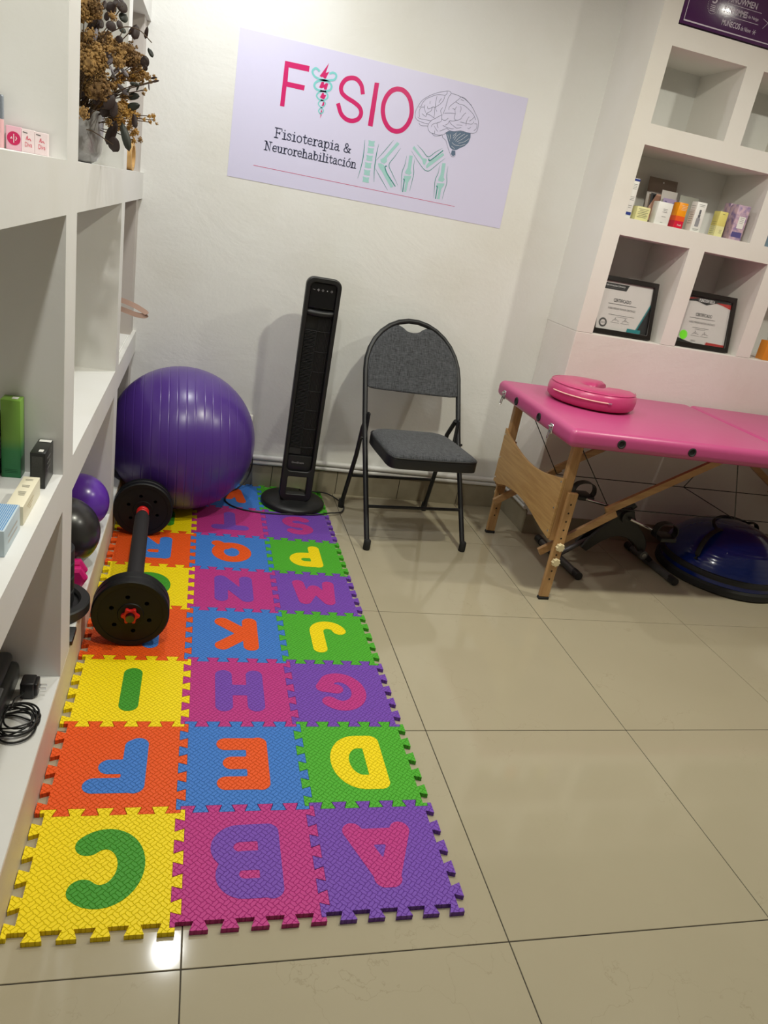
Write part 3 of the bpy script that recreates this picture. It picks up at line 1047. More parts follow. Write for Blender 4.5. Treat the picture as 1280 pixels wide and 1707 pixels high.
part('foot_pillow', MB().box((-.062, -.062, .034), (.062, .02, .060), .012, 3), M_FAN, fan, 40)
cab = [(0.03, .03, .06), (.06, .075, .035), (.12, .14, .012), (.19, .155, .003), (.245, .09, -.005), (.258, .02, -.007), (.235, -.05, -.005), (.20, -.080, .000), (.165, -.100, .0045),
       (.08, -.135, .004), (-.115, -.155, .004), (-.25, -.13, .004), (-.315, -.05, .004), (-.295, .06, .004), (-.25, .12, .01), (-.205, .165, .06), (-.195, .175, .14), (-.215, .182, .205)]
part('power_cord', MB().tube(catmull(cab, 6), .0034, 8), M_FANM, fan, 60)

# ------------------------------------------------------------------ folding chair
CHR = math.radians(6)
ch = thing('folding_chair', 'charcoal padded metal folding chair against the white wall', 'chair', (1.265, 1.79, 0), CHR)
M_TUBE = mat('black_powder_coat', (0.009, 0.0095, 0.011, 1), 0.42)
M_RUB = mat('black_rubber', (0.012, 0.012, 0.012, 1), 0.7)

def fabric(name, c1, c2):
    m = bpy.data.materials.new(name)
    m.use_nodes = True
    nt = m.node_tree
    b = nt.nodes['Principled BSDF']
    b.inputs['Roughness'].default_value = 0.9
    b.inputs['Sheen Weight'].default_value = 0.1
    tc = nt.nodes.new('ShaderNodeTexCoord')
    outs = []
    for sc in ((520, 45, 45), (45, 520, 520)):
        mp = nt.nodes.new('ShaderNodeMapping')
        mp.inputs['Scale'].default_value = sc
        n = nt.nodes.new('ShaderNodeTexNoise')
        n.inputs['Scale'].default_value = 1
        n.inputs['Detail'].default_value = 2
        nt.links.new(tc.outputs['Object'], mp.inputs[0])
        nt.links.new(mp.outputs[0], n.inputs['Vector'])
        outs.append(n.outputs['Fac'])
    ad = nt.nodes.new('ShaderNodeMath')
    ad.operation = 'ADD'
    nt.links.new(outs[0], ad.inputs[0])
    nt.links.new(outs[1], ad.inputs[1])
    mr = nt.nodes.new('ShaderNodeMapRange')
    mr.inputs[1].default_value = 0.75
    mr.inputs[2].default_value = 1.25
    nt.links.new(ad.outputs[0], mr.inputs[0])
    mx = nt.nodes.new('ShaderNodeMix')
    mx.data_type = 'RGBA'
    mx.inputs[6].default_value = c1
    mx.inputs[7].default_value = c2
    nt.links.new(mr.outputs[0], mx.inputs[0])
    nt.links.new(mx.outputs[2], b.inputs['Base Color'])
    bp = nt.nodes.new('ShaderNodeBump')
    bp.inputs['Strength'].default_value = 0.25
    bp.inputs['Distance'].default_value = 0.001
    nt.links.new(mr.outputs[0], bp.inputs['Height'])
    nt.links.new(bp.outputs['Normal'], b.inputs['Normal'])
    return m
M_FAB = fabric('charcoal_tweed', (0.020, 0.0215, 0.025, 1), (0.095, 0.10, 0.11, 1))

CW, CR = .232, .0118
def cy(z):
    return .64 * z if z < .45 else .288 + .52 * (z - .45)
fp = []
for z in (.022, .15, .30, .42, .47, .56, .66):
    fp.append((-CW, cy(z), z))
for a in range(180, -1, -12):
    z = .700 + .222 * math.sin(math.radians(a))
    fp.append((CW * math.cos(math.radians(a)), cy(z), z))
for z in (.66, .56, .47, .42, .30, .15, .022):
    fp.append((CW, cy(z), z))
part('front_frame', MB().tube(fp, CR, 14), M_TUBE, ch, 60)
for s in (-1, 1):
    part('rear_leg', MB().tube([(s * .222, .475, .02), (s * .214, .40, .30), (s * .214, .375, .44), (s * .217, cy(.52) - .004, .525)], .0105, 12), M_TUBE, ch, 60)
    part('bracket', MB().box((s * .222 - .004, cy(.47) - .012, .40), (s * .222 + .004, cy(.47) + .016, .535), .003, 1), M_TUBE, ch)
    part('foot_cap', MB().lathe([(0, 0), (.0145, 0), (.016, .004), (.0155, .042), (.0125, .046), (0, .046)], 16, Matrix.Translation((s * CW, cy(.02), 0))), M_RUB, ch, 40)
    part('foot_cap', MB().lathe([(0, 0), (.0135, 0), (.015, .004), (.0145, .04), (.0115, .044), (0, .044)], 16, Matrix.Translation((s * .222, .477, 0))), M_RUB, ch, 40)
    part('pivot_bolt', MB().tube([(s * .228, cy(.425), .425), (s * .2505, cy(.425), .425)], .006, 10), M_TUBE, ch, 40)
part('crossbar', MB().tube([(-CW, cy(.165), .165), (CW, cy(.165), .165)], .0075, 10), M_TUBE, ch, 60)
part('crossbar', MB().tube([(-.216, .432, .185), (.216, .432, .185)], .0075, 10), M_TUBE, ch, 60)

def seat_outline(k=0.0):
    raw = [(-.150, .322), (-.085, .328), (.085, .328), (.150, .322), (.192, .285), (.204, .21), (.210, .05), (.212, -.005), (.203, -.045), (.165, -.061), (0, -.066),
           (-.165, -.061), (-.203, -.045), (-.212, -.005), (-.210, .05), (-.204, .21), (-.192, .285)]
    out = catmull(raw, 4, True)
    return [(x * .96 * (1 - k) - .020, .095 + (y - .095) * (1 - k)) for (x, y) in out]
part('seat_pan', MB().flat([seat_outline()], .044, on_top(0, 0, .4265), .004), M_TUBE, ch, 40)
so = seat_outline(.03)
cu = MB()
N_ = len(so)
rings = [(0.0, .4465), (.0, .454), (.03, .4615), (.10, .4675), (.3, .4725), (.65, .4745)]
vs = []
for (k, z) in rings:
    for (x, y) in so:
        vs.append((-.02 + (x + .02) * (1 - k), .095 + (y - .095) * (1 - k), z))
vs.append((-.02, .095, .4755))
fs = []
for i in range(len(rings) - 1):
    for j in range(N_):
        j2 = (j + 1) % N_
        fs.append((i * N_ + j, i * N_ + j2, (i + 1) * N_ + j2, (i + 1) * N_ + j))
for j in range(N_):
    fs.append(((len(rings) - 1) * N_ + j, (len(rings) - 1) * N_ + (j + 1) % N_, len(vs) - 1))
fs.append(tuple(range(N_ - 1, -1, -1)))
cu.add(vs, fs)
part('seat_cushion', cu, M_FAB, ch, 50)
pip = [(x, y, .4505) for (x, y) in seat_outline(.012)]
part('seat_piping', MB().tube(pip, .0038, 8, closed=True), M_TUBE, ch, 60)
# backrest pad with the hand-hold dip at its top
bo = catmull([(-.223, .655), (-.214, .630), (-.1, .625), (0, .623), (.1, .622), (.214, .624), (.223, .648)], 3)
for a in range(4, 70, 7):
    bo.append((.226 * math.cos(math.radians(a)), .70 + .215 * math.sin(math.radians(a))))
bo += catmull([(.068, .898), (.05, .890), (.03, .878), (0, .873), (-.03, .878), (-.05, .890), (-.068, .898)], 3)
for a in range(113, 177, 7):
    bo.append((.226 * math.cos(math.radians(a)), .70 + .215 * math.sin(math.radians(a))))
pad = curve_mesh([bo], .034, .010)
mbp = MB().add_mesh(pad)
mbp.v = [(x, cy(max(y, .46)) - z * .9, y) for (x, y, z) in mbp.v]
part('backrest', mbp, M_FAB, ch, 50)

# ------------------------------------------------------------------ massage table
TX0, TX1, TX2 = 1.592, 2.597, 3.60
TY0, TY1, TZ0, TZ1 = 1.312, 2.085, .686, .758
TO = (1.715, 1.74, 0)
tb = thing('massage_table', 'folding massage table with pink padded top and beech wood legs', 'massage table', TO)
M_PINK = mat('pink_vinyl', rgb(190, 76, 130), 0.36, coat=0.15, coat_rough=0.3, bump=(18, 0.12, 0.006))
M_WOOD_C = (0.46, 0.27, 0.105, 1)

def wood(name, c1, c2, sc):
    m = bpy.data.materials.new(name)
    m.use_nodes = True
    nt = m.node_tree
    b = nt.nodes['Principled BSDF']
    b.inputs['Roughness'].default_value = 0.4
    tc = nt.nodes.new('ShaderNodeTexCoord')
    mp = nt.nodes.new('ShaderNodeMapping')
    mp.inputs['Scale'].default_value = sc
    n = nt.nodes.new('ShaderNodeTexNoise')
    n.inputs['Scale'].default_value = 6
    n.inputs['Detail'].default_value = 6
    n.inputs['Distortion'].default_value = 0.4
    mr = nt.nodes.new('ShaderNodeMapRange')
    mr.inputs[1].default_value = 0.35
    mr.inputs[2].default_value = 0.68
    mx = nt.nodes.new('ShaderNodeMix')
    mx.data_type = 'RGBA'
    mx.inputs[6].default_value = c1
    mx.inputs[7].default_value = c2
    nt.links.new(tc.outputs['Object'], mp.inputs[0])
    nt.links.new(mp.outputs[0], n.inputs['Vector'])
    nt.links.new(n.outputs['Fac'], mr.inputs[0])
    nt.links.new(mr.outputs[0], mx.inputs[0])
    nt.links.new(mx.outputs[2], b.inputs['Base Color'])
    return m
M_WLEG = wood('beech_leg', (0.50, 0.29, 0.12, 1), (0.38, 0.205, 0.08, 1), (12, 12, 1.2))
M_WPAN = wood('beech_panel', (0.56, 0.34, 0.13, 1), (0.44, 0.245, 0.085, 1), (10, 1.0, 16))
M_WBR = wood('beech_brace', (0.48, 0.28, 0.12, 1), (0.37, 0.20, 0.08, 1), (1.2, 12, 12))
M_CHROME = mat('chrome', (0.75, 0.75, 0.76, 1), 0.18, 1.0)
M_CABLE = mat('black_cable', (0.012, 0.012, 0.012, 1), 0.5)
M_KNOB = mat('cream_plastic', rgb(216, 200, 160), 0.4)

def cushion(x0, x1):
    mb = MB()
    mb.box((x0, TY0, TZ0), (x1, TY1, TZ1), .026, 6)
    return mb
for (a, b) in ((TX0, TX1 - .002), (TX1 + .002, TX2)):
    part('padded_top', cushion(a, b), M_PINK, tb, 50, off=TO)
# black eyelets: two on the end, others along the near side
def eyelet(m):
    mb = MB()
    mb.lathe([(.010, 0), (.017, 0), (.0175, .0025), (.014, .0045), (.0105, .002), (.010, 0)], 24, m)
    mb.lathe([(0, .0004), (.0102, .0004)], 24, m)
    part('eyelet', mb, M_RUB, tb, 40, off=TO)
MXm = lambda x, y, z: Matrix.Translation((x, y, z)) @ Matrix.Rotation(-PI / 2, 4, 'Y')
MYm = lambda x, y, z: Matrix.Translation((x, y, z)) @ Matrix.Rotation(PI / 2, 4, 'X')
for y in (1.845, 1.605):
    eyelet(MXm(TX0, y, .717))
for x in (1.80, 2.108, 2.9, 3.3):
    eyelet(MYm(x, TY0, .722))
for y in (1.985, 1.480):
    la = MB()
    la.box((TX0 - .004, y - .014, .690), (TX0 + .001, y + .014, .728), .002, 1)
    la.tube([(TX0 - .007, y - .011, .716), (TX0 - .007, y + .011, .716)], .004, 10)
    la.tube([(TX0 - .006, y - .008, .70), (TX0 - .009, y - .007, .672), (TX0 - .009, y, .664), (TX0 - .009, y + .007, .672), (TX0 - .006, y + .008, .70)], .0022, 8)
    part('latch', la, M_CHROME, tb, 40, off=TO)
# legs: upper piece screwed to the frame, lower sliding piece with holes
def dark_hole(x, y, z):
    return circ(x, z, .004, 8)
M_HOLE = mat('drilled_hole', (0.02, 0.013, 0.008, 1), 0.9)
for (lx, sgn) in ((1.715, 1), (3.46, -1)):
    for (ly, out) in ((1.440, -1), (2.043, 1)):
        part('upper_leg', MB().box((lx - .022 - sgn * .012, ly - .016, .262), (lx + .018 - sgn * .012, ly + .014, TZ0), .003, 1), M_WLEG, tb, off=TO)
        lw = part('lower_leg', MB().box((lx - .014, ly + (-.0345 if out < 0 else .0145), .012), (lx + .030, ly + (-.0165 if out < 0 else .0325), .478), .003, 1), M_WLEG, tb, off=TO)
        part('leg_tip', MB().box((lx - .0155, ly + (-.036 if out < 0 else .013), 0), (lx + .0315, ly + (-.015 if out < 0 else .034), .012), .002, 1), M_RUB, lw, off=TO)
        yface = ly - .0347 if out < 0 else ly + .0142
        for k in range(10):
            z = .43 - k * .037
            if abs(z - .245) < .02 or abs(z - .178) < .02:
                continue
            part('adjuster_hole', MB().flat([circ(0, 0, .0042, 10)], 0, on_back(lx + .008, yface, z)), M_HOLE, lw, off=TO)
        if out < 0:
            for z in (.247, .180):
                sc_ = []
                for k in range(32):
                    a = 2 * PI * k / 32
                    r = .0165 + .002 * math.cos(8 * a)
                    sc_.append((r * math.cos(a), r * math.sin(a)))
                part('knob', MB().flat([sc_], .018, on_back(lx + .008, ly - .046, z), .003), M_KNOB, tb, 40, off=TO)
        else:
            part('knob', MB().flat([circ(0, 0, .0165, 20)], .016, on_back(lx + .008, ly + .042, .21), .003), M_KNOB, tb, 40, off=TO)
    # arched end panel
    top = catmull([(1.424, .531), (1.50, .512), (1.60, .491), (1.70, .481), (1.80, .484), (1.90, .499), (2.0, .521), (2.058, .540)], 4)
    bot = catmull([(2.058, .277), (2.0, .281), (1.92, .304), (1.80, .318), (1.70, .317), (1.62, .306), (1.55, .291), (1.48, .278), (1.424, .272)], 4)
    px_ = lx - sgn * .039
    MP = Matrix(((0, 0, 1, px_), (1, 0, 0, 0), (0, 1, 0, 0), (0, 0, 0, 1)))
    pn = part('end_panel', MB().flat([top + bot], .010, MP, .0015), M_WPAN, tb, 40, off=TO)
    for (y, z) in ((1.436, .512), (1.436, .30), (1.438, .40), (2.046, .512), (2.046, .30), (2.046, .40)):
        part('screw', MB().lathe([(0, .0015), (.004, .001), (.0045, 0)], 10, MXm(px_ - sgn * .0052, y, z) if sgn > 0 else Matrix.Translation((px_ + .0052, y, z)) @ Matrix.Rotation(PI / 2, 4, 'Y')), M_CHROME, pn, 40, off=TO)
    def bx_(d):
        return lx + sgn * d
    for ly in (1.455, 2.028):
        # folding brace in two overlapping pieces
        def slat(p, q, w, t, yy):
            P, Q = Vector((p[0], p[1])), Vector((q[0], q[1]))
            d = (Q - P).normalized()
            n = Vector((-d.y, d.x)) * w / 2
            mb = MB()
            c = [P + n, Q + n, Q - n, P - n]
            mb.add([(v.x, yy - t / 2, v.y) for v in c] + [(v.x, yy + t / 2, v.y) for v in c],
                   [(0, 1, 2, 3), (7, 6, 5, 4), (0, 4, 5, 1), (1, 5, 6, 2), (2, 6, 7, 3), (3, 7, 4, 0)])
            return mb
        part('brace', slat((bx_(-.035), .186), (bx_(.262), .386), .030, .016, ly + (.019 if ly < 1.7 else -.019)), M_WBR, tb, off=TO)
        part('brace', slat((bx_(.225), .385), (bx_(.715), TZ0 - .012), .030, .016, ly + (.036 if ly < 1.7 else -.036)), M_WBR, tb, off=TO)
# tension cables under the table
def wire(p, q):
    part('tension_cable', MB().tube([p, q], .0022, 6), M_CABLE, tb, 60, off=TO)
for (y, z) in ((1.50, .395), (1.99, .360)):
    wire((1.715, y, TZ0 + .003), (1.955, y, z))
    wire((1.955, y, z), (3.22, y, z))
    wire((3.46, y, TZ0 + .003), (3.22, y, z))
wire((2.48, 1.50, TZ0 + .003), (2.583, 1.50, .395))
wire((2.583, 1.50, .395), (2.664, 1.99, .360))
wire((2.664, 1.99, .360), (2.858, 1.99, TZ0 + .003))

# ------------------------------------------------------------------ face cushion on the table
fc = thing('face_cushion', 'pink horseshoe face cushion with pale zip lying on the table', 'cushion', (1.905, 1.80, TZ1), math.radians(0))
M_PINK2 = mat('pink_vinyl_soft', rgb(194, 64, 118), 0.34, coat=0.15, coat_rough=0.3, bump=(24, 0.16, 0.006))
def ushape(off_r, z, n=40, a0=-8, a1=-316):
    return [((.106 + off_r) * 1.06 * math.cos(math.radians(a0 + (a1 - a0) * i / n)), (.104 + off_r) * math.sin(math.radians(a0 + (a1 - a0) * i / n)), z) for i in range(n + 1)]
U = ushape(0, .037)
cm = MB()
secs = []
NS = 16
vs, fs = [], []
for i, p in enumerate(U):
    a = math.atan2(p[1], p[0])
    e = 1.0
    if i == 0 or i == len(U) - 1:
        e = .80
    for j in range(NS):
        t = 2 * PI * j / NS
        cx_, cz_ = math.cos(t), math.sin(t)
        # rounded-rectangle section
        sx = math.copysign(abs(cx_) ** .55, cx_) * .079 * e
        sz = math.copysign(abs(cz_) ** .62, cz_) * .042 * e
        vs.append((p[0] + sx * math.cos(a), p[1] + sx * math.sin(a), .042 + sz))
for i in range(len(U) - 1):
    for j in range(NS):
        fs.append((i * NS + j, i * NS + (j + 1) % NS, (i + 1) * NS + (j + 1) % NS, (i + 1) * NS + j))
fs.append(tuple(range(NS - 1, -1, -1)))
fs.append(tuple((len(U) - 1) * NS + j for j in range(NS)))
cm.add(vs, fs)
part('pad', cm, M_PINK2, fc, 60)
M_ZIP = mat('pale_zip', rgb(232, 190, 178), 0.5)
zp = [((.106 + .0800) * 1.057 * math.cos(math.radians(a)), (.104 + .0797) * math.sin(math.radians(a)), .046) for a in range(-172, -91, 6)]
part('zip', MB().tube(zp, .0028, 8), M_ZIP, fc, 60)
zt_ = zp[-1]
part('zip_pull', MB().box((zt_[0] - .006, zt_[1] - .004, zt_[2] - .004), (zt_[0] + .010, zt_[1] + .001, zt_[2] + .003), .001, 1), M_CHROME, fc)
part('seam', MB().tube([((.106 + .066) * 1.06 * math.cos(math.radians(-8 - 308 * i / 40)), (.104 + .066) * math.sin(math.radians(-8 - 308 * i / 40)), .0765) for i in range(1, 40)], .0016, 6), M_PINK2, fc, 60)

# ------------------------------------------------------------------ half balance ball
bo_ = thing('balance_ball', 'blue half-dome balance trainer with black base under the table', 'balance trainer', (2.852, 1.775, 0))
M_BLUE = mat('blue_vinyl', rgb(14, 38, 118), 0.16, coat=0.3, coat_rough=0.08)
part('platform', MB().lathe([(0, 0), (.296, 0), (.309, .008), (.309, .034), (.300, .044), (.270, .046), (0, .046)], 64), M_RUB, bo_, 40)
dp = []
for i in range(81):
    a = PI / 2 * i / 80
    r = .296 * math.cos(a) ** .92
    if i % 5 == 2 and 8 < i < 72:
        r -= .0010
    dp.append((r if i < 80 else 0.0, .040 + .235 * math.sin(a)))
part('dome', MB().lathe(dp, 72), M_BLUE, bo_, 40)
part('rim_band', MB().lathe([(.292, .064), (.302, .066), (.304, .078), (.298, .090), (.288, .092), (.292, .064)], 64), M_RUB, bo_, 40)
def dome_pt(az, el, o=0.0):
    return ((.296 * math.cos(el) ** .92 + o) * math.cos(az), (.296 * math.cos(el) ** .92 + o) * math.sin(az), .040 + (.235 + o) * math.sin(el))
hp = [dome_pt(math.radians(205), math.radians(e), .004 + .028 * math.sin(math.radians((e - 20) / 45 * 180))) for e in range(20, 66, 5)]
part('strap_handle', MB().tube(hp, .013, 10, flat=(.35, (0, 0, 1))), M_RUB, bo_, 50)
hp2 = [dome_pt(math.radians(25), math.radians(e), .004 + .028 * math.sin(math.radians((e - 20) / 45 * 180))) for e in range(20, 66, 5)]
part('strap_handle', MB().tube(hp2, .013, 10, flat=(.35, (0, 0, 1))), M_RUB, bo_, 50)
st_ = [dome_pt(math.radians(205 - 180 * i / 20), math.radians(62 + 14 * math.sin(PI * i / 20)), .003) for i in range(21)]
part('resistance_cord', MB().tube(st_, .007, 8), M_RUB, bo_, 60)

# ------------------------------------------------------------------ folding pedal exerciser
pe = thing('pedal_exerciser', 'black and grey folding pedal exerciser on the floor behind the table leg', 'exerciser', (2.21, 1.80, 0))
M_GREYT = mat('grey_steel_tube', (0.13, 0.13, 0.135, 1), 0.4, 0.6)
M_BPL = mat('black_moulded_plastic', (0.014, 0.014, 0.015, 1), 0.35)
for (x, x2) in ((-.255, -.232), (.252, .272)):
    fb = part('foot_bar', MB().tube([(x, .165, .019), (x2, -.165, .019)], .0175, 16), M_GREYT, pe, 50)
    part('end_cap', MB().tube([(x - .001, .155, .019), (x - .002, .20, .019)], .0188, 16), M_BPL, fb, 50)
    part('end_cap', MB().tube([(x2 + .001, -.155, .019), (x2 + .003, -.20, .019)], .0188, 16), M_BPL, fb, 50)
part('front_strut', MB().tube([(-.245, 0, .025), (-.15, 0, .095), (-.085, 0, .135)], .012, 10), M_GREYT, pe, 50)
arch = catmull([(-.155, .088), (-.115, .155), (-.055, .225), (0.0, .292), (.055, .298), (.075, .262), (.115, .215), (.165, .160), (.185, .105), (.16, .088), (.125, .118), (.07, .152), (.0, .158), (-.055, .132), (-.09, .105), (-.125, .072)], 3)
for y in (-.028, .028):
    part('side_shell', MB().flat([arch], .020, on_back(0, y, 0), .003), M_BPL, pe, 50)
part('rear_strut', MB().tube([(.150, 0, .115), (.20, 0, .07), (.258, 0, .028)], .015, 12), M_BPL, pe, 50)
part('hub', MB().tube([(.03, -.052, .262), (.03, .052, .262)], .032, 20), M_BPL, pe, 50)
part('tension_knob', MB().tube([(.048, 0, .285), (.072, -.01, .318)], .016, 14), M_BPL, pe, 50)
part('pivot_wheel', MB().tube([(.168, -.062, .082), (.168, -.038, .082)], .021, 20), M_GREYT, pe, 50)
part('pivot_wheel_cap', MB().tube([(.168, -.066, .082), (.168, -.060, .082)], .011, 16), M_CHROME, pe, 50)
def pedal(x, y, z, cy_):
    part('crank_arm', MB().tube([(.03, cy_, .262), (x, cy_, z)], .0075, 10), M_CHROME, pe, 50)
    part('crank_axle', MB().tube([(x, cy_, z), (x, y, z)], .006, 10), M_CHROME, pe, 50)
    pd = part('pedal', MB().box((x - .042, y - .045, z - .011), (x + .042, y + .045, z + .011), .006, 2), M_BPL, pe, 40)
    lp = [(x - .046, y, z - .004), (x - .056, y, z + .025), (x - .042, y, z + .058), (x, y, z + .070), (x + .042, y, z + .058), (x + .056, y, z + .025), (x + .046, y, z - .004)]
    part('toe_strap', strap(catmull(lp, 4), (0, 1, 0), .038, .0035), M_BPL, pd, 40)
def strap(path, across, w, t):
    """flat band along a path, width w along 'across'"""
    mb = MB()
    A = Vector(across)
    P = [Vector(p) for p in path]
    vs, fs = [], []
    for i, p in enumerate(P):
        tg = (P[min(i + 1, len(P) - 1)] - P[max(i - 1, 0)]).normalized()
        n = tg.cross(A).normalized()
        a = (A - tg * A.dot(tg)).normalized()
        for (u, v) in ((-1, -1), (1, -1), (1, 1), (-1, 1)):
            vs.append(p + a * (u * w / 2) + n * (v * t / 2))
    k = len(P)
    for i in range(k - 1):
        for j in range(4):
            fs.append((i * 4 + j, i * 4 + (j + 1) % 4, i * 4 + 4 + (j + 1) % 4, i * 4 + 4 + j))
    fs.append((3, 2, 1, 0))
    fs.append(tuple((k - 1) * 4 + j for j in range(4)))
    return mb.add(vs, fs)
pedal(-.135, .115, .292, .066)
pedal(.205, -.105, .205, -.066)

# ------------------------------------------------------------------ framed certificates
M_FRAME = mat('dark_brown_frame', (0.010, 0.007, 0.006, 1), 0.3)
M_CPAP = mat('certificate_paper', rgb(205, 202, 200), 0.6)
M_GLASS = mat('picture_glass', (1, 1, 1, 1), 0.03, trans=1.0, alpha=0.12)
M_K = mat('black_ink', (0.012, 0.012, 0.014, 1), 0.5)
M_GR = mat('grey_text_ink', (0.07, 0.07, 0.07, 1), 0.5)
M_TEAL = mat('teal_print', rgb(24, 126, 132), 0.5)
M_REDP = mat('red_print', rgb(178, 40, 38), 0.5)
M_LIME = mat('lime_seal', rgb(120, 240, 40), 0.5)
M_WPRINT = mat('white_print', (0.8, 0.8, 0.8, 1), 0.5)

def certificate(cx, label, kind):
    w, h = .318, .262
    t = thing('framed_certificate', label, 'certificate', (cx, 2.128, 1.018), 0, 'framed certificates in the niches')
    lean = Matrix.Rotation(math.radians(-13), 4, 'X')
    B = Matrix.Translation((0, .022, .0005)) @ lean
    def F(x, d, z):
        return B @ on_back(x, -d, z)
    part('frame', MB().flat([rrect(-w / 2, 0, w / 2, h, .002, 1), rrect(-w / 2 + .022, .022, w / 2 - .022, h - .022, .001, 1)], .018, F(0, .009, 0), .002), M_FRAME, t, 40)
    pp = part('paper', MB().flat([[(-w / 2 + .018, .018), (w / 2 - .018, .018), (w / 2 - .018, h - .018), (-w / 2 + .018, h - .018)]], .002, F(0, .006, 0)), M_CPAP, t)
    part('backing', MB().flat([[(-w / 2 + .012, .012), (w / 2 - .012, .012), (w / 2 - .012, h - .012), (-w / 2 + .012, h - .012)]], .003, F(0, .002, 0)), M_FRAME, t)
    D = .0076
    def pr(name, mb, m):
        part(name, mb, m, pp)
    def tx(s, cx_, cz, ww, hh, m, nm='lettering', bold=0.0, d=D):
        pr(nm, MB().add_mesh(text_mesh(s, ww, hh, bold=bold), F(cx_, d, cz)), m)
    def poly(p, m, nm='print_shape', d=D - .0003):
        pr(nm, MB().flat([p], 0, F(0, d, 0)), m)
    def ln(x0, x1, z, ww, m):
        pr('text_line', MB().stroke([(x0, z), (x1, z)], ww, F(0, D, 0)), m)
    L, Rr, Tp, Bt = -w / 2 + .022, w / 2 - .022, h - .022, .022
    if kind == 1:
        poly([(L, Tp - .008), (.012, Tp - .008), (-.002, Tp - .036), (L, Tp - .036)], M_K)
        tx('CERTIFICACIÓN CORMAGO', -.060, Tp - .018, .10, .0085, M_WPRINT)
        ln(-.108, -.012, Tp - .0285, .0028, M_GR)
        tx('CERTIFICADO', -.014, .158, .092, .0155, M_K, bold=.02)
        ln(-.085, .062, .141, .0022, M_GR)
        tx('KARIS MERARI RAMON SANTIAGO', -.010, .121, .145, .0095, M_GR)
        ln(-.075, .060, .092, .0016, M_GR)
        ln(-.030, .025, .085, .0012, M_GR)
        poly([(Rr, .165), (Rr, .022), (.070, .022)], M_K, d=D - .0005)
        poly([(Rr, .165), (.070, .022), (.078, .022), (Rr, .150)], M_TEAL, d=D - .0002)
        poly([(.030, .022), (.105, .022), (.105, .040), (.034, .040)], M_TEAL, d=D)
        pr('seal', MB().flat([circ(-.098, .052, .021, 28), circ(-.098, .052, .013, 24)], 0, F(0, D, 0)), M_GR)
        tx('2022', -.098, .052, .022, .008, M_GR)
    else:
        poly([(L, Tp), (Rr, Tp), (Rr, Tp - .030), (.055, Tp - .018), (0, Tp - .034), (-.055, Tp - .022), (L, Tp - .026)], M_K)
        poly([(Rr, Tp - .014), (Rr, Tp - .036), (.055, Tp - .014)], M_REDP, d=D)
        poly([(L, Tp - .012), (L, Tp - .022), (-.045, Tp - .006)], M_REDP, d=D)
        tx('PUNCION SECA', 0, Tp - .014, .086, .015, M_WPRINT, bold=.015, d=D + .0002)
        tx('CERTIFICADO', -.004, .158, .092, .0155, M_K, bold=.02)
        ln(-.080, .062, .141, .0022, M_GR)
        tx('KARIS MERARI RAMON SANTIAGO', -.006, .121, .145, .0095, M_GR)
        ln(-.055, .035, .096, .0016, M_GR)
        ln(-.040, .018, .089, .0014, M_GR)
        poly([(L, .022), (-.030, .022), (-.080, .030), (L, .042)], M_K)
        poly([(.030, .022), (Rr, .022), (Rr, .034), (.035, .036)], M_REDP)
        pr('seal', MB().flat([circ(-.098, .056, .022, 28)], 0, F(0, D, 0)), M_LIME)
        tx('2022', -.040, .034, .025, .008, M_K)
    for (x, z) in ((-.035, .068), (.018, .068)):
        sg = catmull([(x - .016, z - .004), (x - .004, z + .006), (x, z + .014), (x - .002, z), (x + .006, z + .005), (x + .012, z - .002), (x + .02, z)], 4)
        pr('signature', MB().stroke(sg, .0014, F(0, D, 0)), M_K)
        ln(x - .022, x + .022, z - .010, .0013, M_GR)
    part('glass', MB().flat([[(-w / 2 + .021, .021), (w / 2 - .021, .021), (w / 2 - .021, h - .021), (-w / 2 + .021, h - .021)]], .0012, F(0, .0125, 0)), M_GLASS, t)
certificate(2.163, 'black framed certificate with teal corner in the leftmost lower niche', 1)
certificate(2.602, 'black framed certificate with lime green seal and red corners', 2)

# ------------------------------------------------------------------ small boxes in the middle niche
ZN = 1.522
def carton(name, label, x0, x1, y0, y1, h, m_side, bands=(), lines=(), texts=(), cat='box', z=ZN, group='cosmetic cartons in the middle niche', bev=.0012):
    """bands: (z0, z1, material, face) ; lines: (face, u0, u1, v, w, mat); texts: (face, s, u, v, w, h, mat)"""
    c = ((x0 + x1) / 2, (y0 + y1) / 2, z)
    t = thing(name, label, cat, c, 0, group)
    hx, hy = (x1 - x0) / 2, (y1 - y0) / 2
    b = part('carton_body', MB().box((-hx, -hy, 0), (hx, hy, h), bev, 2), m_side, t, 40)
    part('lid_flap', MB().box((-hx + .0015, -hy + .0015, h), (hx - .0015, hy - .0015, h + .0008), .0003, 1), m_side, t)
    def face(f, u, v, d=.0004):
        if f == 'f':
            return on_back(u, -hy - d, v)
        if f == 'l':
            return on_left(-hx - d, -u, v)
        if f == 'r':
            return on_right(hx + d, u, v)
        return on_top(u, v, h + .0009 + d)
    for (f, poly, m) in bands:
        part('printed_panel', MB().flat([poly], 0, face(f, 0, 0)), m, b)
    for (f, u0, u1, v, w, m) in lines:
        part('text_line', MB().stroke([(u0, v), (u1, v)], w, face(f, 0, 0, .0007)), m, b)
    for (f, s, u, v, w, hh, m) in texts:
        part('lettering', MB().add_mesh(text_mesh(s, w, hh), face(f, u, v, .0007)), m, b)
    return t
def rect(u0, u1, v0, v1):
    return [(u0, v0), (u1, v0), (u1, v1), (u0, v1)]
C_WHITE = mat('white_card', rgb(236, 235, 232), 0.4)
C_CREAM = mat('pale_yellow_card', rgb(232, 228, 168), 0.45)
C_BLUE = mat('royal_blue_card', rgb(42, 60, 140), 0.4)
C_ORNG = mat('orange_card', rgb(246, 158, 10), 0.35)
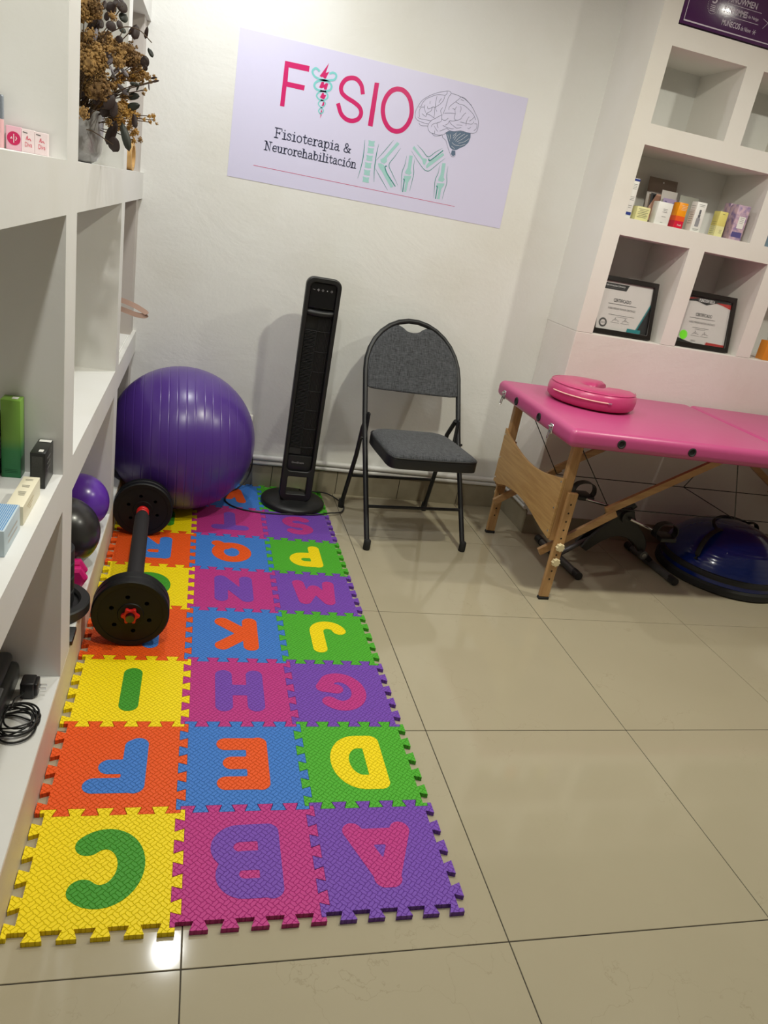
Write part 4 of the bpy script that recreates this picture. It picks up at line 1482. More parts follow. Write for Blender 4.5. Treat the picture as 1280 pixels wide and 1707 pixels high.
C_MIDO = mat('coral_card', rgb(236, 92, 40), 0.35)
C_REDC = mat('crimson_card', rgb(214, 24, 62), 0.35)
C_YEL = mat('straw_card', rgb(222, 210, 120), 0.45)
C_LAV = mat('lavender_card', rgb(206, 176, 190), 0.5, vary=(40, rgb(120, 104, 160), 0.9))
C_DLAV = mat('violet_card', rgb(86, 80, 140), 0.5)
C_GREYC = mat('pale_grey_card', rgb(190, 184, 180), 0.5)
def para(f, u, v0, n, w, step, m, wd=.0011):
    return [(f, u - w * (.5 - .12 * (k % 3 == 1)), u + w * (.5 - .1 * (k % 2)), v0 - k * step, wd, m) for k in range(n)]
carton('tall_carton', 'tall slim white carton with blue cap at the niche edge', 2.0005, 2.031, 2.112, 2.147, .158, C_WHITE,
       [('f', rect(-.015, .015, .148, .157), C_BLUE), ('f', rect(-.012, .013, .012, .024), C_BLUE)],
       para('f', 0, .135, 4, .018, .006, M_GR) + para('f', 0, .085, 3, .018, .006, M_GR) + para('f', 0, .05, 2, .018, .008, M_GR))
carton('small_carton', 'small pale yellow square carton beside the tall white one', 2.053, 2.118, 2.112, 2.165, .055, C_CREAM, [],
       para('f', 0, .046, 6, .048, .0065, M_GR, .0014))
carton('white_carton', 'plain white upright carton with tiny black print', 2.150, 2.221, 2.112, 2.158, .091, C_WHITE, [],
       para('f', .004, .064, 3, .022, .006, M_GR, .0013) + para('f', .004, .034, 1, .02, .006, M_GR) + para('f', 0, .010, 1, .012, .006, M_GR))
carton('orange_carton', 'carton fading from orange to crimson red', 2.250, 2.294, 2.112, 2.158, .104, C_ORNG,
       [('f', rect(-.022, .022, 0, .030), C_REDC), ('f', rect(-.022, .022, .030, .050), C_MIDO), ('l', rect(-.023, .023, 0, .030), C_REDC), ('l', rect(-.023, .023, .030, .050), C_MIDO)],
       para('f', .006, .094, 4, .026, .006, C_WHITE), [('f', 'fresh', .004, .014, .02, .008, C_WHITE)])
sc_ = carton('serum_carton', 'white carton printed with a grey dropper bottle', 2.337, 2.386, 2.112, 2.156, .122, C_WHITE,
       [('f', rrect(-.010, .022, .010, .058, .004), mat('grey_bottle_print', rgb(150, 150, 156), 0.5)), ('f', rect(-.006, .006, .0585, .072), mat('mid_grey_print', rgb(104, 104, 110), 0.5)), ('f', rrect(-.005, .0725, .005, .092, .003), mat('mid_grey_print', rgb(104, 104, 110), 0.5))],
       para('f', 0, .112, 2, .03, .006, M_GR) + para('f', 0, .012, 2, .03, .005, M_GR) + para('l', 0, .105, 9, .03, .009, M_GR))
carton('straw_carton', 'straw yellow carton with cream lower half', 2.462, 2.505, 2.112, 2.156, .104, C_YEL,
       [('f', rect(-.0212, .0212, 0, .044), C_CREAM), ('l', rect(-.0215, .0215, 0, .044), C_CREAM)],
       para('f', .006, .028, 3, .014, .006, M_GR) + para('l', 0, .060, 7, .03, .008, M_GR) + para('f', .0, .094, 1, .012, .006, M_GR))
lv = carton('lavender_carton', 'lavender flower patterned carton with white label', 2.545, 2.608, 2.112, 2.165, .146, C_LAV,
       [('f', rect(-.026, .026, .012, .034), C_DLAV), ('f', rect(-.012, .022, .050, .100), C_WHITE)],
       para('f', .006, .094, 4, .02, .007, M_GR))
carton('lavender_carton', 'lavender carton without label half hidden behind the labelled one', 2.545, 2.600, 2.172, 2.215, .150, C_LAV, [], para('f', 0, .14, 2, .03, .006, M_GR))
carton('grey_blue_carton', 'grey blue carton at the right edge of middle niches', 2.7335, 2.80, 2.112, 2.16, .125, mat('grey_blue_card', rgb(120, 142, 158), 0.45), [], para('f', 0, .10, 3, .03, .007, C_WHITE))
carton('amber_box', 'small amber orange box in the far right lower niche', 2.955, 3.02, 2.118, 2.17, .092, mat('amber_card', rgb(222, 140, 44), 0.4), [('f', rect(-.01, .02, .05, .075), M_K)], [], z=1.0185, group='odd boxes in niches')
# foil pouches leaning at the back
def pouch(name, label, x0, x1, y, h, m, extra):
    t = thing(name, label, 'pouch', ((x0 + x1) / 2, y, ZN), 0, 'foil pouches at the back of the niche')
    w = (x1 - x0) / 2
    A = Matrix.Rotation(math.radians(-10), 4, 'X')
    mb = MB()
    vs, fs = [], []
    nx, nz = 6, 8
    for s in (-1, 1):
        for j in range(nz + 1):
            for i in range(nx + 1):
                u, v = i / nx, j / nz
                bul = .010 * math.sin(PI * u) * math.sin(PI * min(1, v * 1.1)) + .0006
                vs.append(A @ Vector((-w + 2 * w * u, s * bul, h * v)))
    n1 = (nx + 1) * (nz + 1)
    for s in range(2):
        for j in range(nz):
            for i in range(nx):
                a = s * n1 + j * (nx + 1) + i
                fs.append((a, a + 1, a + nx + 2, a + nx + 1))
    mb.add(vs, fs)
    bd = part('pouch_body', mb, m, t, 60)
    for (poly, mm, d) in extra:
        part('printed_panel', MB().flat([poly], 0, A @ on_back(0, -.0115 - d, 0)), mm, bd)
    return t
M_POUCH = mat('taupe_foil', rgb(140, 126, 114), 0.35)
pouch('foil_pouch', 'tall taupe hanging pouch at the back of middle niche', 2.226, 2.378, 2.345, .212, M_POUCH,
      [(rect(-.06, -.005, .02, .14), mat('skin_tone_print', rgb(196, 150, 130), 0.5), 0.0), ([(-.06, .14), (-.06, .08), (-.03, .14)], M_K, .0005), (circ(0, .195, .004, 12), C_WHITE, -.008)])
p2 = pouch('foil_pouch', 'pale lilac sachet with purple band in front of the taupe pouch', 2.268, 2.350, 2.285, .160, C_GREYC,
      [(rect(-.034, .036, .085, .125), mat('mauve_print', rgb(168, 150, 190), 0.5), 0.0)])
part('lettering', MB().add_mesh(text_mesh('Pearl', .05, .016), Matrix.Rotation(math.radians(-10), 4, 'X') @ on_back(0, -.0125, .105)), C_DLAV, p2)
pouch('foil_pouch', 'grey sachet with green leaf print behind the dropper carton', 2.352, 2.452, 2.262, .152, mat('grey_foil', rgb(150, 150, 140), 0.4),
      [(circ(-.030, .100, .014, 12), mat('leaf_print', rgb(110, 140, 50), 0.5), 0.0)])
bw = thing('gift_bow', 'red ribbon bow behind the small pale yellow carton', 'bow', (2.118, 2.205, ZN))
M_BOW = mat('red_ribbon', rgb(196, 26, 30), 0.4)
part('knot', MB().ball((0, 0, .012), .012, 10), M_BOW, bw, 60)
for k in range(6):
    a = k * PI / 3
    part('loop', strap(catmull([(0, 0, .014), (.022 * math.cos(a), .022 * math.sin(a), .050), (.040 * math.cos(a), .040 * math.sin(a), .052), (.044 * math.cos(a), .044 * math.sin(a), .025), (0, 0, .012)], 4), (-math.sin(a), math.cos(a), 0), .014, .001), M_BOW, bw, 60)

# ------------------------------------------------------------------ purple boxed set on top of the niche wall
pb = thing('purple_box', 'glossy dark purple gift box with silver lettering on the top ledge', 'box', (2.30, 2.13, 2.247))
M_PURP = mat('glossy_purple_card', rgb(74, 34, 84), 0.18, coat=0.6, coat_rough=0.06, bump=(30, 0.12, 0.002))
M_PDK = mat('dark_box_edge', rgb(40, 20, 44), 0.25, coat=0.4)
M_SILV = mat('silver_print', rgb(206, 196, 212), 0.45)
part('tray', MB().box((-.302, -.022, .0005), (.302, .030, .290), .002, 2), M_PDK, pb, 40)
lid = part('lid', MB().box((-.300, -.030, .006), (.300, -.0225, .288), .002, 2), M_PURP, pb, 40)
D_ = -.0306
def ptx(s, x0, x1, z0, z1, m=M_SILV, bold=.012):
    part('lettering', MB().add_mesh(text_mesh(s, x1 - x0, z1 - z0, bold=bold), on_back((x0 + x1) / 2 - 2.30, D_, (z0 + z1) / 2 - 2.247)), m, lid)
def pln(pts, w):
    part('printed_line', MB().stroke([(p[0] - 2.30, p[1] - 2.247) for p in pts], w, on_back(0, D_, 0)), M_SILV, lid)
pln([(2.017, 2.53), (2.017, 2.266), (2.585, 2.266), (2.585, 2.53), (2.017, 2.53)], .003)
ptx('SNOWMEN', 2.196, 2.322, 2.366, 2.388)
ptx('BONHOMMES', 2.180, 2.290, 2.328, 2.350)
ptx('de Neige', 2.295, 2.345, 2.328, 2.342, bold=0)
ptx('MUÑECOS', 2.186, 2.272, 2.285, 2.310)
ptx('de Nieve', 2.277, 2.325, 2.285, 2.300, bold=0)
pln([(2.185, 2.3595), (2.350, 2.3595)], .0016)
pln([(2.185, 2.3195), (2.350, 2.3195)], .0016)
pln([(2.185, 2.3595), (2.192, 2.378)], .0016)
for k in range(3):
    a = k * PI / 3
    pln([(2.342 - .009 * math.cos(a), 2.292 - .009 * math.sin(a)), (2.342 + .009 * math.cos(a), 2.292 + .009 * math.sin(a))], .0016)
for k in range(30):
    a = PI * (1.0 + 1.0 * k / 15)
    if math.sin(a) > .55:
        continue
    part('dot', MB().flat([circ(0, 0, .0014, 6)], 0, on_back(2.128 + .026 * math.cos(a) - 2.30, D_, 2.345 + .035 * math.sin(a) - 2.247)), M_SILV, lid)
ptx('5', 2.118, 2.140, 2.345, 2.378)
for k in range(4):
    pln([(2.117, 2.338 - k * .006), (2.138, 2.338 - k * .006)], .0022)
for k in range(5):
    a = k * 2 * PI / 5 + .3
    pln([(2.392, 2.335), (2.392 + .028 * math.cos(a), 2.335 + .028 * math.sin(a))], .0015)

FLOW = (
    't -61 1167 1680 189,t -40 1141 1680 126,t -50 1199 1678 142,t -65 1151 1661 158,t -48 1133 1620 95,t -72 1200 1617 110,t -35 1304 1636 142,'
    't -22 1280 1636 95,t -38 1273 1617 174,t -5 1164 1602 95,t -68 1227 1602 174,t -65 1175 1578 174,t -36 1155 1583 174,t -50 1141 1559 174,'
    't -32 1163 1565 158,t -85 1305 1558 158,t -55 1286 1558 174,t -42 1281 1543 158,t -59 1280 1540 158,t -23 1159 1509 196,t -45 1182 1502 126,'
    't -64 1245 1512 142,t -76 1266 1504 158,t -44 1291 1482 158,t -86 1296 1474 126,t -61 1137 1447 110,t 2 1241 1621 110,t 13 1254 1625 95,'
    't 17 1221 1606 142,t 42 1156 1611 110,t 4 1215 1588 126,t 20 1138 1575 110,t 24 1307 1609 158,t 40 1293 1602 158,t 53 1230 1599 126,'
    't -5 1180 1673 79,o 8 1302 1558 107,o 32 1234 1560 107,o 41 1296 1576 101,o 57 1290 1581 95,o 73 1222 1567 88,o 60 1203 1555 95,'
    'o 42 1240 1556 101,o 7 1206 1536 101,o 4 1152 1520 95,o 84 1181 1560 63,o 18 1283 1491 133,o 29 1129 1471 120,o 42 1129 1467 120,'
    'o 42 1245 1481 95,o 57 1176 1469 88,o 28 1227 1512 110,o 11 1214 1456 95,o 24 1189 1447 88,o 2 1319 1443 104,o -4 1159 1439 79,'
    'o -8 1203 1415 63,o 49 1161 1450 79,o 49 1247 1453 69,o 43 1175 1438 69,o 57 1191 1432 79,o 44 1269 1427 69,o 56 1184 1410 63,'
    'o 67 1232 1417 63,o 56 1301 1478 51,o 104 1140 1473 57,o 95 1132 1471 47,o 80 1166 1463 47,o 87 1273 1465 47,o 105 1243 1463 38,'
    'o 104 1167 1466 38,o 97 1186 1567 38,o 105 1156 1555 47,o 87 1212 1555 47,o 82 1129 1527 47,o 68 1259 1528 47,l 14 1213 1705 164 158 0 0,'
    'l -13 1223 1697 142 158 10 0,l 4 1188 1704 110 95 0 0,l 16 1224 1684 126 120 30 2,l 5 1073 1638 126 120 0 0,l 19 1116 1651 79 101 -30 0,'
    'l 15 1225 1656 95 79 0 2,l 48 1194 1655 114 196 0 0,l 43 1136 1646 51 126 20 0,l 70 1221 1661 54 158 5 0,l -46 1169 1650 152 196 0 0,'
    'l -22 1201 1675 95 126 0 0,l -17 1117 1684 57 126 0 0,l 20 1101 1619 101 88 0 0,l -64 1141 1682 79 79 0 0,l -3 1092 1573 142 142 0 1,'
    'l 78 1131 1588 114 142 0 0,l 83 1224 1622 63 133 -40 2,l 80 1123 1573 63 79 0 0,l 7 1072 1480 126 221 20 0,l 14 1077 1469 126 221 -20 0,'
    'l -5 1097 1462 126 189 10 0,l -2 1195 1459 110 221 -30 0,l -46 1128 1445 82 189 10 0,l 55 1116 1507 95 174 70 2,l 59 1086 1481 95 189 60 2,'
    'l 7 1227 1470 95 221 -20 0,l 9 1138 1415 142 347 5 0,l 15 1103 1389 174 205 5 0,l 47 1079 1413 114 363 -25 2,l 62 1079 1529 51 133 80 2,'
    'l 61 1097 1452 88 189 -30 0,l -13 1178 1570 44 174 -50 1,l 8 1094 1544 38 174 -30 1,l 37 1077 1550 51 158 -60 1,l 13 1149 1557 57 174 40 1,'
    'l 32 1110 1514 69 189 -60 1,l 81 1230 1546 25 110 -15 1,l -30 1090 1617 57 158 0 1,l -52 1155 1633 95 126 20 0,l -32 1194 1655 79 126 0 0,'
    'l -27 1135 1483 110 158 30 0,l -74 1228 1524 95 126 0 0,l -66 1146 1485 63 126 0 0,l 2 1109 1498 95 189 60 0,l 99 1136 1558 32 110 70 0,'
    'l 109 1076 1545 28 95 60 0,l 64 1137 1531 25 126 15 2,l 46 1110 1518 25 95 20 2,')

# ------------------------------------------------------------------ things on the left shelves, middle level
ZS = .690
def box_thing(name, label, lo, hi, m, cat='box', group=None, bev=.0012):
    c = ((lo[0] + hi[0]) / 2, (lo[1] + hi[1]) / 2, lo[2])
    t = thing(name, label, cat, c, 0, group)
    b = part('carton_body', MB().box(lo, hi, bev, 2), m, t, 40, off=c)
    return t, b, c

def ramp_z(name, h, stops, rough=0.4):
    """printed colour that changes up the box"""
    m = bpy.data.materials.new(name)
    m.use_nodes = True
    nt = m.node_tree
    b = nt.nodes['Principled BSDF']
    b.inputs['Roughness'].default_value = rough
    tc = nt.nodes.new('ShaderNodeTexCoord')
    sp = nt.nodes.new('ShaderNodeSeparateXYZ')
    mr = nt.nodes.new('ShaderNodeMapRange')
    mr.inputs[2].default_value = h
    cr = nt.nodes.new('ShaderNodeValToRGB')
    el = cr.color_ramp.elements
    el[0].position, el[0].color = stops[0]
    el[1].position, el[1].color = stops[-1]
    for (p, c) in stops[1:-1]:
        e = el.new(p)
        e.color = c
    nt.links.new(tc.outputs['Object'], sp.inputs[0])
    nt.links.new(sp.outputs[2], mr.inputs[0])
    nt.links.new(mr.outputs[0], cr.inputs[0])
    nt.links.new(cr.outputs[0], b.inputs['Base Color'])
    return m
G1 = 'boxes on the middle shelf of the left unit'
M_GREENB = ramp_z('green_printed_card', .175, [(0.0, rgb(38, 128, 78)), (.35, rgb(48, 132, 72)), (.5, rgb(112, 158, 62)), (1.0, rgb(126, 172, 66))])
t, b, c = box_thing('green_box', 'tall green carton, dark green below, against the shelf post', (-.1275, .574, ZS), (-.0895, .612, ZS + .172), M_GREENB, group=G1)
part('sticker', MB().flat([rect(-.010, .002, -.008, .008)], 0, on_top(.010, 0, .1725)), C_WHITE, b)
for k in range(3):
    part('text_line', MB().stroke([(-.012, .012 + .0035 * k), (.012, .012 + .0035 * k)], .0009, on_back(0, -.0195, 0)), mat('dark_green_ink', rgb(20, 84, 50), 0.5), b)
t, b, c = box_thing('brown_box', 'dark brown patterned carton at the left picture edge', (-.172, .560, ZS), (-.1335, .610, ZS + .140), mat('brown_print_card', rgb(74, 52, 36), 0.4, vary=(60, rgb(150, 112, 72), 0.9)), group=G1)
part('label_panel', MB().flat([rect(-.014, .018, .035, .085)], 0, on_right(.0195, 0, 0)), C_WHITE, b)
part('lid_flap', MB().box((-.0185, -.024, .140), (.0185, .024, .1408)), C_WHITE, t)
M_BLKC = mat('black_card', (0.016, 0.017, 0.016, 1), 0.35)
M_MESH = mat('speckled_grey_print', rgb(74, 76, 74), 0.5, vary=(900, rgb(24, 24, 24), 1.0))
t, b, c = box_thing('black_box', 'black carton with speckled grey front and white top labels', (-.0615, .524, ZS), (-.032, .612, ZS + .080), M_BLKC, group=G1)
part('printed_panel', MB().flat([rect(-.011, .010, .010, .072)], 0, on_back(0, -.0445, 0)), M_MESH, b)
part('top_label', MB().flat([rect(-.011, .013, .028, .042)], 0, on_top(0, 0, .0805)), C_WHITE, b)
part('top_label', MB().flat([rect(.000, .009, -.036, -.022)], 0, on_top(0, 0, .0805)), C_WHITE, b)
for k in range(3):
    part('text_line', MB().stroke([(-.024, .062 - .012 * k), (.012, .062 - .012 * k)], .0014, on_right(.0151, 0, 0)), M_MARK, b)
M_IVORY = mat('ivory_card', rgb(238, 230, 204), 0.42)
t, b, c = box_thing('ivory_box', 'long ivory carton lying flat at the shelf edge', (-.0665, .338, ZS), (-.0355, .492, ZS + .039), M_IVORY, group=G1)
for (u, n) in ((.06, 2), (.028, 3), (-.005, 5)):
    for k in range(n):
        part('text_line', MB().stroke([(-.008 + .001 * k, u - .0045 * k), (.006, u - .0045 * k)], .0011, on_top(0, 0, .0395)), M_GR, b)
for k in range(3):
    part('text_line', MB().stroke([(-.045 + .01 * k, .026 - .006 * k), (.012 - .01 * k, .026 - .006 * k)], .0018, on_right(.0158, 0, 0)), mat('gold_ink', rgb(196, 172, 120), 0.4), b)
M_PALEB = mat('pale_blue_card', rgb(196, 212, 222), 0.42)
t, b, c = box_thing('pale_blue_box', 'pale blue carton with blue striped top, nearest on the shelf', (-.090, .205, ZS), (-.0375, .322, ZS + .050), M_PALEB, group=G1)
MBL = mat('sky_blue_stripe', rgb(92, 150, 206), 0.45)
for k in range(14):
    part('stripe', MB().stroke([(-.022 + k * .0034, -.055), (-.022 + k * .0034, .055)], .0019, on_top(0, 0, .0505)), MBL, b)
for k in range(2):
    part('text_line', MB().stroke([(-.03, .028 - .012 * k), (.034, .028 - .012 * k)], .004, on_right(.0266, 0, 0)), C_GREYC, b)

# ------------------------------------------------------------------ top level, first bay: tickets and gloss tube
ZT = 1.336
tk = thing('ticket_strip', 'pink and white folded card strip with round magenta logo', 'card', (-.079, .606, ZT))
M_TPK = mat('pink_card', rgb(240, 190, 206), 0.45)
M_TWH = mat('blush_white_card', rgb(244, 226, 228), 0.45)
M_MAG = mat('magenta_print', rgb(204, 24, 92), 0.45)
M_CORAL = mat('coral_print', rgb(226, 96, 118), 0.45)
p1 = part('logo_panel', MB().box((-.036, -.006, 0), (-.010, .004, .0405), .0006, 1), M_TPK, tk)
part('round_logo', MB().flat([circ(-.0225, .020, .0115, 28)], 0, on_back(0, -.0064, 0)), M_MAG, p1)
part('logo_mark', MB().stroke([(-.0225, .013), (-.0225, .027)], .0014, on_back(0, -.0068, 0)), M_TWH, p1)
part('logo_mark', MB().stroke([(-.028, .019), (-.026, .022), (-.0255, .019)], .0013, on_back(0, -.0068, 0)), M_TWH, p1)
part('logo_mark', MB().stroke([(-.0195, .017), (-.0175, .021), (-.019, .023)], .0013, on_back(0, -.0068, 0)), M_TWH, p1)
for k, (a, bb_) in enumerate(((-.0098, .0125), (.0128, .036))):
    pk = part('ticket_panel', MB().box((a, -.0055, 0), (bb_, .004, .0395 - k * .001), .0006, 1), M_TWH, tk)
    m_ = (a + bb_) / 2
    part('text_line', MB().stroke([(a + .003, .034), (a + .010, .033)], .0014, on_back(0, -.0059, 0)), M_GR, pk)
    part('script_lettering', MB().stroke(catmull([(m_ - .003, .022), (m_ - .001, .028), (m_, .022), (m_ + .003, .024), (m_ + .005, .021)], 4), .0013, on_back(0, -.0059, 0)), M_CORAL, pk)
    part('script_lettering', MB().add_mesh(text_mesh('Diva', .012, .008), on_back(m_ + .001, -.0059, .014)), M_CORAL, pk)
gl = thing('gloss_tube', 'slim clear cosmetic tube with silver cap at left edge', 'tube', (-.1235, .596, ZT))
part('tube_body', MB().lathe([(0, 0), (.0062, 0), (.0066, .002), (.0066, .048), (0, .048)], 20), mat('pink_clear_plastic', rgb(226, 178, 182), 0.15, coat=0.5), gl, 40)
part('cap', MB().lathe([(0, .0485), (.0068, .0485), (.0068, .085), (.006, .088), (0, .088)], 20), mat('silver_grey_cap', rgb(160, 168, 180), 0.2, 0.6), gl, 40)

# ------------------------------------------------------------------ vase and dried flowers, second bay
va = single('vase', MB().lathe([(0, 0), (.078, 0), (.092, .008), (.103, .028), (.107, .075), (.108, .118), (.105, .124), (.099, .118), (.098, .075), (.09, .03), (.075, .012), (0, .010)], 40,
            Matrix.Translation((-.128, 1.205, ZT))), mat('grey_glazed_ceramic', rgb(150, 148, 147), 0.25, coat=0.4, coat_rough=0.1, bump=(9, 0.35, 0.02)),
            'squat grey glazed vase holding dried flowers', 'vase', (-.128, 1.205, ZT), 40)
VB = (-.128, 1.205, ZT + .015)
bq = thing('dried_bouquet', 'dried bouquet of tan flowers and dark round leaves spilling off the shelf', 'bouquet', VB)
random.seed(11)
M_TAN = [mat('tan_floret', rgb(168, 132, 78), 0.85, vary=(60, rgb(112, 84, 46), 0.9)), mat('ochre_floret', rgb(170, 128, 58), 0.8), mat('brown_floret', rgb(132, 100, 58), 0.85, vary=(60, rgb(84, 62, 38), 0.9))]
M_LEAF = [mat('dark_brown_leaf', rgb(48, 33, 30), 0.55), mat('grey_leaf', rgb(128, 122, 128), 0.6), mat('black_green_leaf', rgb(36, 40, 32), 0.5)]
M_STEM = mat('brown_stem', rgb(84, 64, 44), 0.8)
mouth = Vector((-.128, 1.205, ZT + .10))
tips = []
def cluster(c, r, tight):
    mb = MB()
    k = max(10, int(60 * min(1.8, r / .014)))
    for i in range(k):
        u = random.uniform(-1, 1)
        a = random.uniform(0, 2 * PI)
        s = math.sqrt(1 - u * u)
        d = r * random.uniform(.55, 1.0)
        mb.blob((c[0] + d * s * math.cos(a), c[1] + d * s * math.sin(a), c[2] + d * u), r * random.uniform(.10, .19) * tight, 1)
    mb.blob(c, r * .66, 1)
    return mb
for e in FLOW.split(','):
    if not e:
        continue
    q = e.split()
    c = Vector([float(v) / 1000 for v in q[1:4]])
    if q[0] in 'to':
        r = float(q[4]) / 10000 * (1.45 if q[0] == 't' else 1.25)
        c += (Vector((.255, -1.03, 1.34)) - c).normalized() * (.075 if q[0] == 't' else .03)
        m_ = random.choice(M_TAN[0:1] + M_TAN[0:1] + M_TAN[2:3]) if q[0] == 't' else random.choice(M_TAN[1:2] + M_TAN[1:2] + M_TAN[0:1])
        part('flower_head', cluster(c, r, 1.0 if q[0] == 't' else 1.25), m_, bq, off=VB)
        tips.append(c)
    else:
        hw, hl, an, ty = float(q[4]) / 11200, float(q[5]) / 11200, math.radians(float(q[6])), int(q[7])
        # leaf blade roughly facing the room, cupped, with a little random turn
        tw = random.uniform(-.7, .7)
        ti = random.uniform(-.35, .35)
        Mx = Matrix.Translation(c) @ Matrix.Rotation(tw, 4, 'Z') @ Matrix.Rotation(ti, 4, 'X') @ Matrix.Rotation(an + .15, 4, 'Y')
        vs, fs = [], []
        n = 8
        for j in range(n + 1):
            v = -1 + 2 * j / n
            wd = hw * (math.sqrt(max(0, 1 - v * v)) * (1 - .12 * v) + .02)
            for i in range(-2, 3):
                u = i / 2
                vs.append((wd * u, hl * .18 * (u * u) + hl * .12 * v * v, hl * v))
        for j in range(n):
            for i in range(4):
                a = j * 5 + i
                fs.append((a, a + 1, a + 6, a + 5))
        nv = len(vs)
        vs += [(x_, y_ + .0007, z_) for (x_, y_, z_) in vs]
        fs += [tuple(nv + i for i in reversed(f)) for f in fs]
        part('leaf', MB().add(vs, fs, Mx), M_LEAF[ty], bq, 60, off=VB)
        tips.append(c)
for i, c in enumerate(tips):
    if i % 2 and i > 30:
        continue
    st = mouth + Vector((random.uniform(-.04, .06), random.uniform(-.05, .05), -.06))
    mid = (st + c) / 2 + Vector((0, 0, .03))
    part('stem', MB().tube(catmull([tuple(st), tuple(mid), tuple(c)], 4), .0012, 5), M_STEM, bq, 60, off=VB)
# long trailing twig
part('stem', MB().tube(catmull([(-.06, 1.15, 1.60), (-.01, 1.12, 1.625), (.03, 1.1, 1.645), (.065, 1.09, 1.645), (.095, 1.09, 1.625)], 5), .0012, 5), M_STEM, bq, 60, off=VB)

# ------------------------------------------------------------------ third bay: wooden ring, bag with strap, white pack
RG = Matrix.Translation((-.036, 2.03, ZT + .0475)) @ Matrix.Rotation(math.radians(-4), 4, 'Z') @ Matrix.Rotation(PI / 2, 4, 'Y')
single('wooden_ring', MB().lathe([(.036, -.017), (.0470, -.017), (.0472, .017), (.036, .017), (.0352, 0), (.036, -.017)], 48, RG), mat('pale_wood_ring', rgb(206, 166, 104), 0.5, vary=(30, rgb(184, 140, 80), 0.8)),
       'pale wooden ring standing on edge below the dried flowers', 'ring', (-.036, 2.03, ZT), 40)
bg = thing('shoulder_bag', 'bag tucked in the shelf with a thin dusty-pink strap sticking out', 'bag', (-.22, 1.88, ZS))
M_BAG = mat('dusty_pink_leather', rgb(184, 152, 138), 0.5)
part('bag_body', MB().box((-.085, -.12, .0145), (.055, .09, .215), .02, 4), M_BAG, bg, 50)
part('strap', strap(catmull([(.05, -.05, .195), (.12, -.035, .214), (.18, -.03, .213), (.235, -.03, .200), (.272, -.03, .184), (.286, -.03, .174), (.280, -.03, .166), (.25, -.03, .166), (.20, -.03, .178), (.13, -.02, .190), (.05, 0, .185)], 5), (0, 0.25, 1), .018, .003), M_BAG, bg, 50)
single('white_pack', MB().box((-.315, 1.745, ZS), (-.028, 2.26, ZS + .007), .001, 1).box((-.315, 1.77, ZS + .007), (-.032, 2.24, ZS + .0135), .001, 1), C_WHITE,
       'thin white board pack lying flat under the pink-strapped bag', 'pack', (-.17, 2.0, ZS))
gb = thing('gym_bag', 'dark grey gym bag in the lowest bay behind the exercise ball', 'bag', (-.225, 1.97, .147))
part('bag_body', MB().box((-.105, -.20, 0), (.105, .26, .33), .05, 4), mat('dark_grey_nylon', (0.03, 0.032, 0.038, 1), 0.7), gb, 50)
part('blue_trim', MB().box((.104, -.15, .08), (.108, .2, .11), .001, 1), mat('blue_nylon', rgb(50, 90, 140), 0.6), gb)

# ------------------------------------------------------------------ bottom level of the shelves
ZP = .147
def bigball(name, label, x, y, r, m):
    single(name, MB().ball((0, 0, r), r, 48), m, label, 'ball', (x, y, ZP), 60, 'small balls in the shelf', local=True)
bigball('small_ball', 'small purple ball in the lowest shelf bay', -.100, 1.500, .0985, mat('purple_rubber', rgb(98, 50, 168), 0.28, coat=0.3, coat_rough=0.2))
bigball('small_ball', 'small charcoal black ball in front of the purple one', -.109, 1.2195, .1125, mat('charcoal_rubber', (0.022, 0.021, 0.021, 1), 0.3, coat=0.3, coat_rough=0.2))
hd = thing('hex_dumbbell', 'bright pink hexagonal hand dumbbell in the lowest shelf bay', 'dumbbell', (-.054, 1.085, ZP), math.radians(8))
M_NEO = mat('pink_neoprene', rgb(214, 34, 118), 0.32)
def hexhead(y0, y1):
    mb = MB()
    R_ = .040
    zc = R_ * math.cos(PI / 6)
    prof_ = [(y0, .72), (y0 + .006, .97), ((y0 + y1) / 2, 1.0), (y1 - .006, .97), (y1, .72)]
    vs, fs = [], []
    for (y, s) in prof_:
        for k in range(6):
            a = k * PI / 3
            vs.append((R_ * s * math.cos(a), y, zc + R_ * s * math.sin(a)))
    for i in range(len(prof_) - 1):
        for k in range(6):
            fs.append((i * 6 + k, i * 6 + (k + 1) % 6, i * 6 + 6 + (k + 1) % 6, i * 6 + 6 + k))
    fs.append((5, 4, 3, 2, 1, 0))
    fs.append(tuple((len(prof_) - 1) * 6 + k for k in range(6)))
    return mb.add(vs, fs)
part('weight_head', hexhead(-.036, -.004), M_NEO, hd)
part('weight_head', hexhead(.016, .046), M_NEO, hd)
part('handle', MB().tube([(0, -.006, .0346), (0, .02, .0346)], .0145, 14), M_NEO, hd, 50)
M_DISC = mat('matt_black_iron', (0.016, 0.0165, 0.017, 1), 0.5)
wp = thing('loose_plate', 'loose black weight plate lying half off the lowest shelf', 'weight plate', (-.098, .940, ZP))
part('rim', MB().lathe([(.082, .004), (.106, .0), (.110, .004), (.110, .030), (.106, .034), (.086, .034), (.080, .026), (.082, .004)], 56), M_DISC, wp, 40)
part('web', MB().lathe([(.018, .006), (.083, .006), (.083, .018), (.040, .016), (.036, .026), (.018, .026), (.018, .006)], 48), M_DISC, wp, 40)
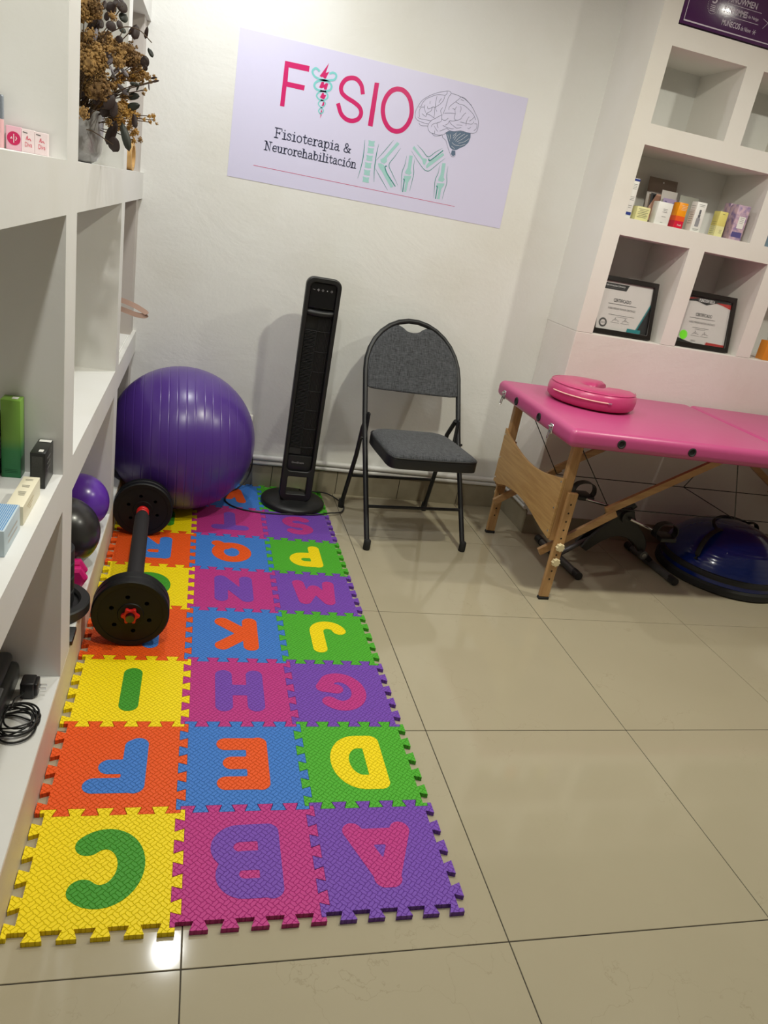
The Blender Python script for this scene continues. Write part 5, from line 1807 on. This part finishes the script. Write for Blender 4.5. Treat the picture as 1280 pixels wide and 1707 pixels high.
for k in range(4):
    z0 = ZP + .026 + k * .044
    single('weight_disc', MB().lathe([(.012, .0), (.052, .0), (.056, .004), (.056, .040), (.052, .044), (.012, .044), (.012, 0)], 40), M_DISC,
           ['bottom black disc of the stack on the loose plate', 'second black disc up on the loose plate', 'third black disc up on the loose plate', 'topmost black disc of the stack on the loose plate'][k],
           'weight disc', (-.087, .935, z0), 40, 'stacked black discs', local=True)
single('flat_case', MB().box((-.21, .752, ZP), (-.006, .826, ZP + .014), .002, 2), M_BLKC, 'thin flat black case at the shelf edge before the loose plate', 'case', (-.11, .79, ZP), 40)
ad = thing('power_adapter', 'black plug-in power adapter with two steel prongs', 'adapter', (-.066, .542, ZP))
part('housing', MB().box((-.020, -.020, .0), (.012, .022, .044), .005, 3), M_BPL, ad, 50)
part('collar', MB().box((.010, -.017, .006), (.0185, .019, .041), .003, 2), M_BPL, ad, 50)
for y in (-.006, .008):
    part('prong', MB().box((.018, y - .0008, .019), (.035, y + .0008, .025), .0004, 1), M_CHROME, ad)
cc = thing('cable_coil', 'tangled coil of thin black cable on the lowest shelf', 'cable', (-.072, .425, ZP))
random.seed(5)
path = []
for i in range(150):
    a = i / 150 * 2 * PI * 7.5
    rr = .038 + .010 * math.sin(i * .21) + .004 * math.sin(i * .73)
    path.append((rr * math.cos(a) * 1.05 + .004 * math.sin(a * .37), rr * math.sin(a) * 1.15 + .004 * math.cos(a * .53), .004 + .022 * (.5 + .5 * math.sin(a * .43 + i * .05))))
part('cable', MB().tube(catmull(path, 3), .0022, 6), M_CABLE, cc, 60)
part('cable_end', MB().tube(catmull([(-.02, .03, .02), (-.015, .06, .03), (-.008, .085, .022), (-.004, .103, .020)], 5), .0022, 6), M_CABLE, cc, 60)
bk_ = thing('black_case', 'black soft case with grey flap in the lowest shelf corner', 'case', (-.20, .50, ZP))
part('case_body', MB().box((-.12, -.16, 0), (.100, .105, .058), .016, 3), M_BLKC, bk_, 50)
part('case_lid', MB().box((-.12, -.15, .058), (.085, .100, .085), .012, 3), M_BPL, bk_, 50)
part('flap', MB().box((.0, -.155, .082), (.098, -.05, .088), .002, 1), mat('grey_flap', rgb(92, 94, 98), 0.5), bk_)
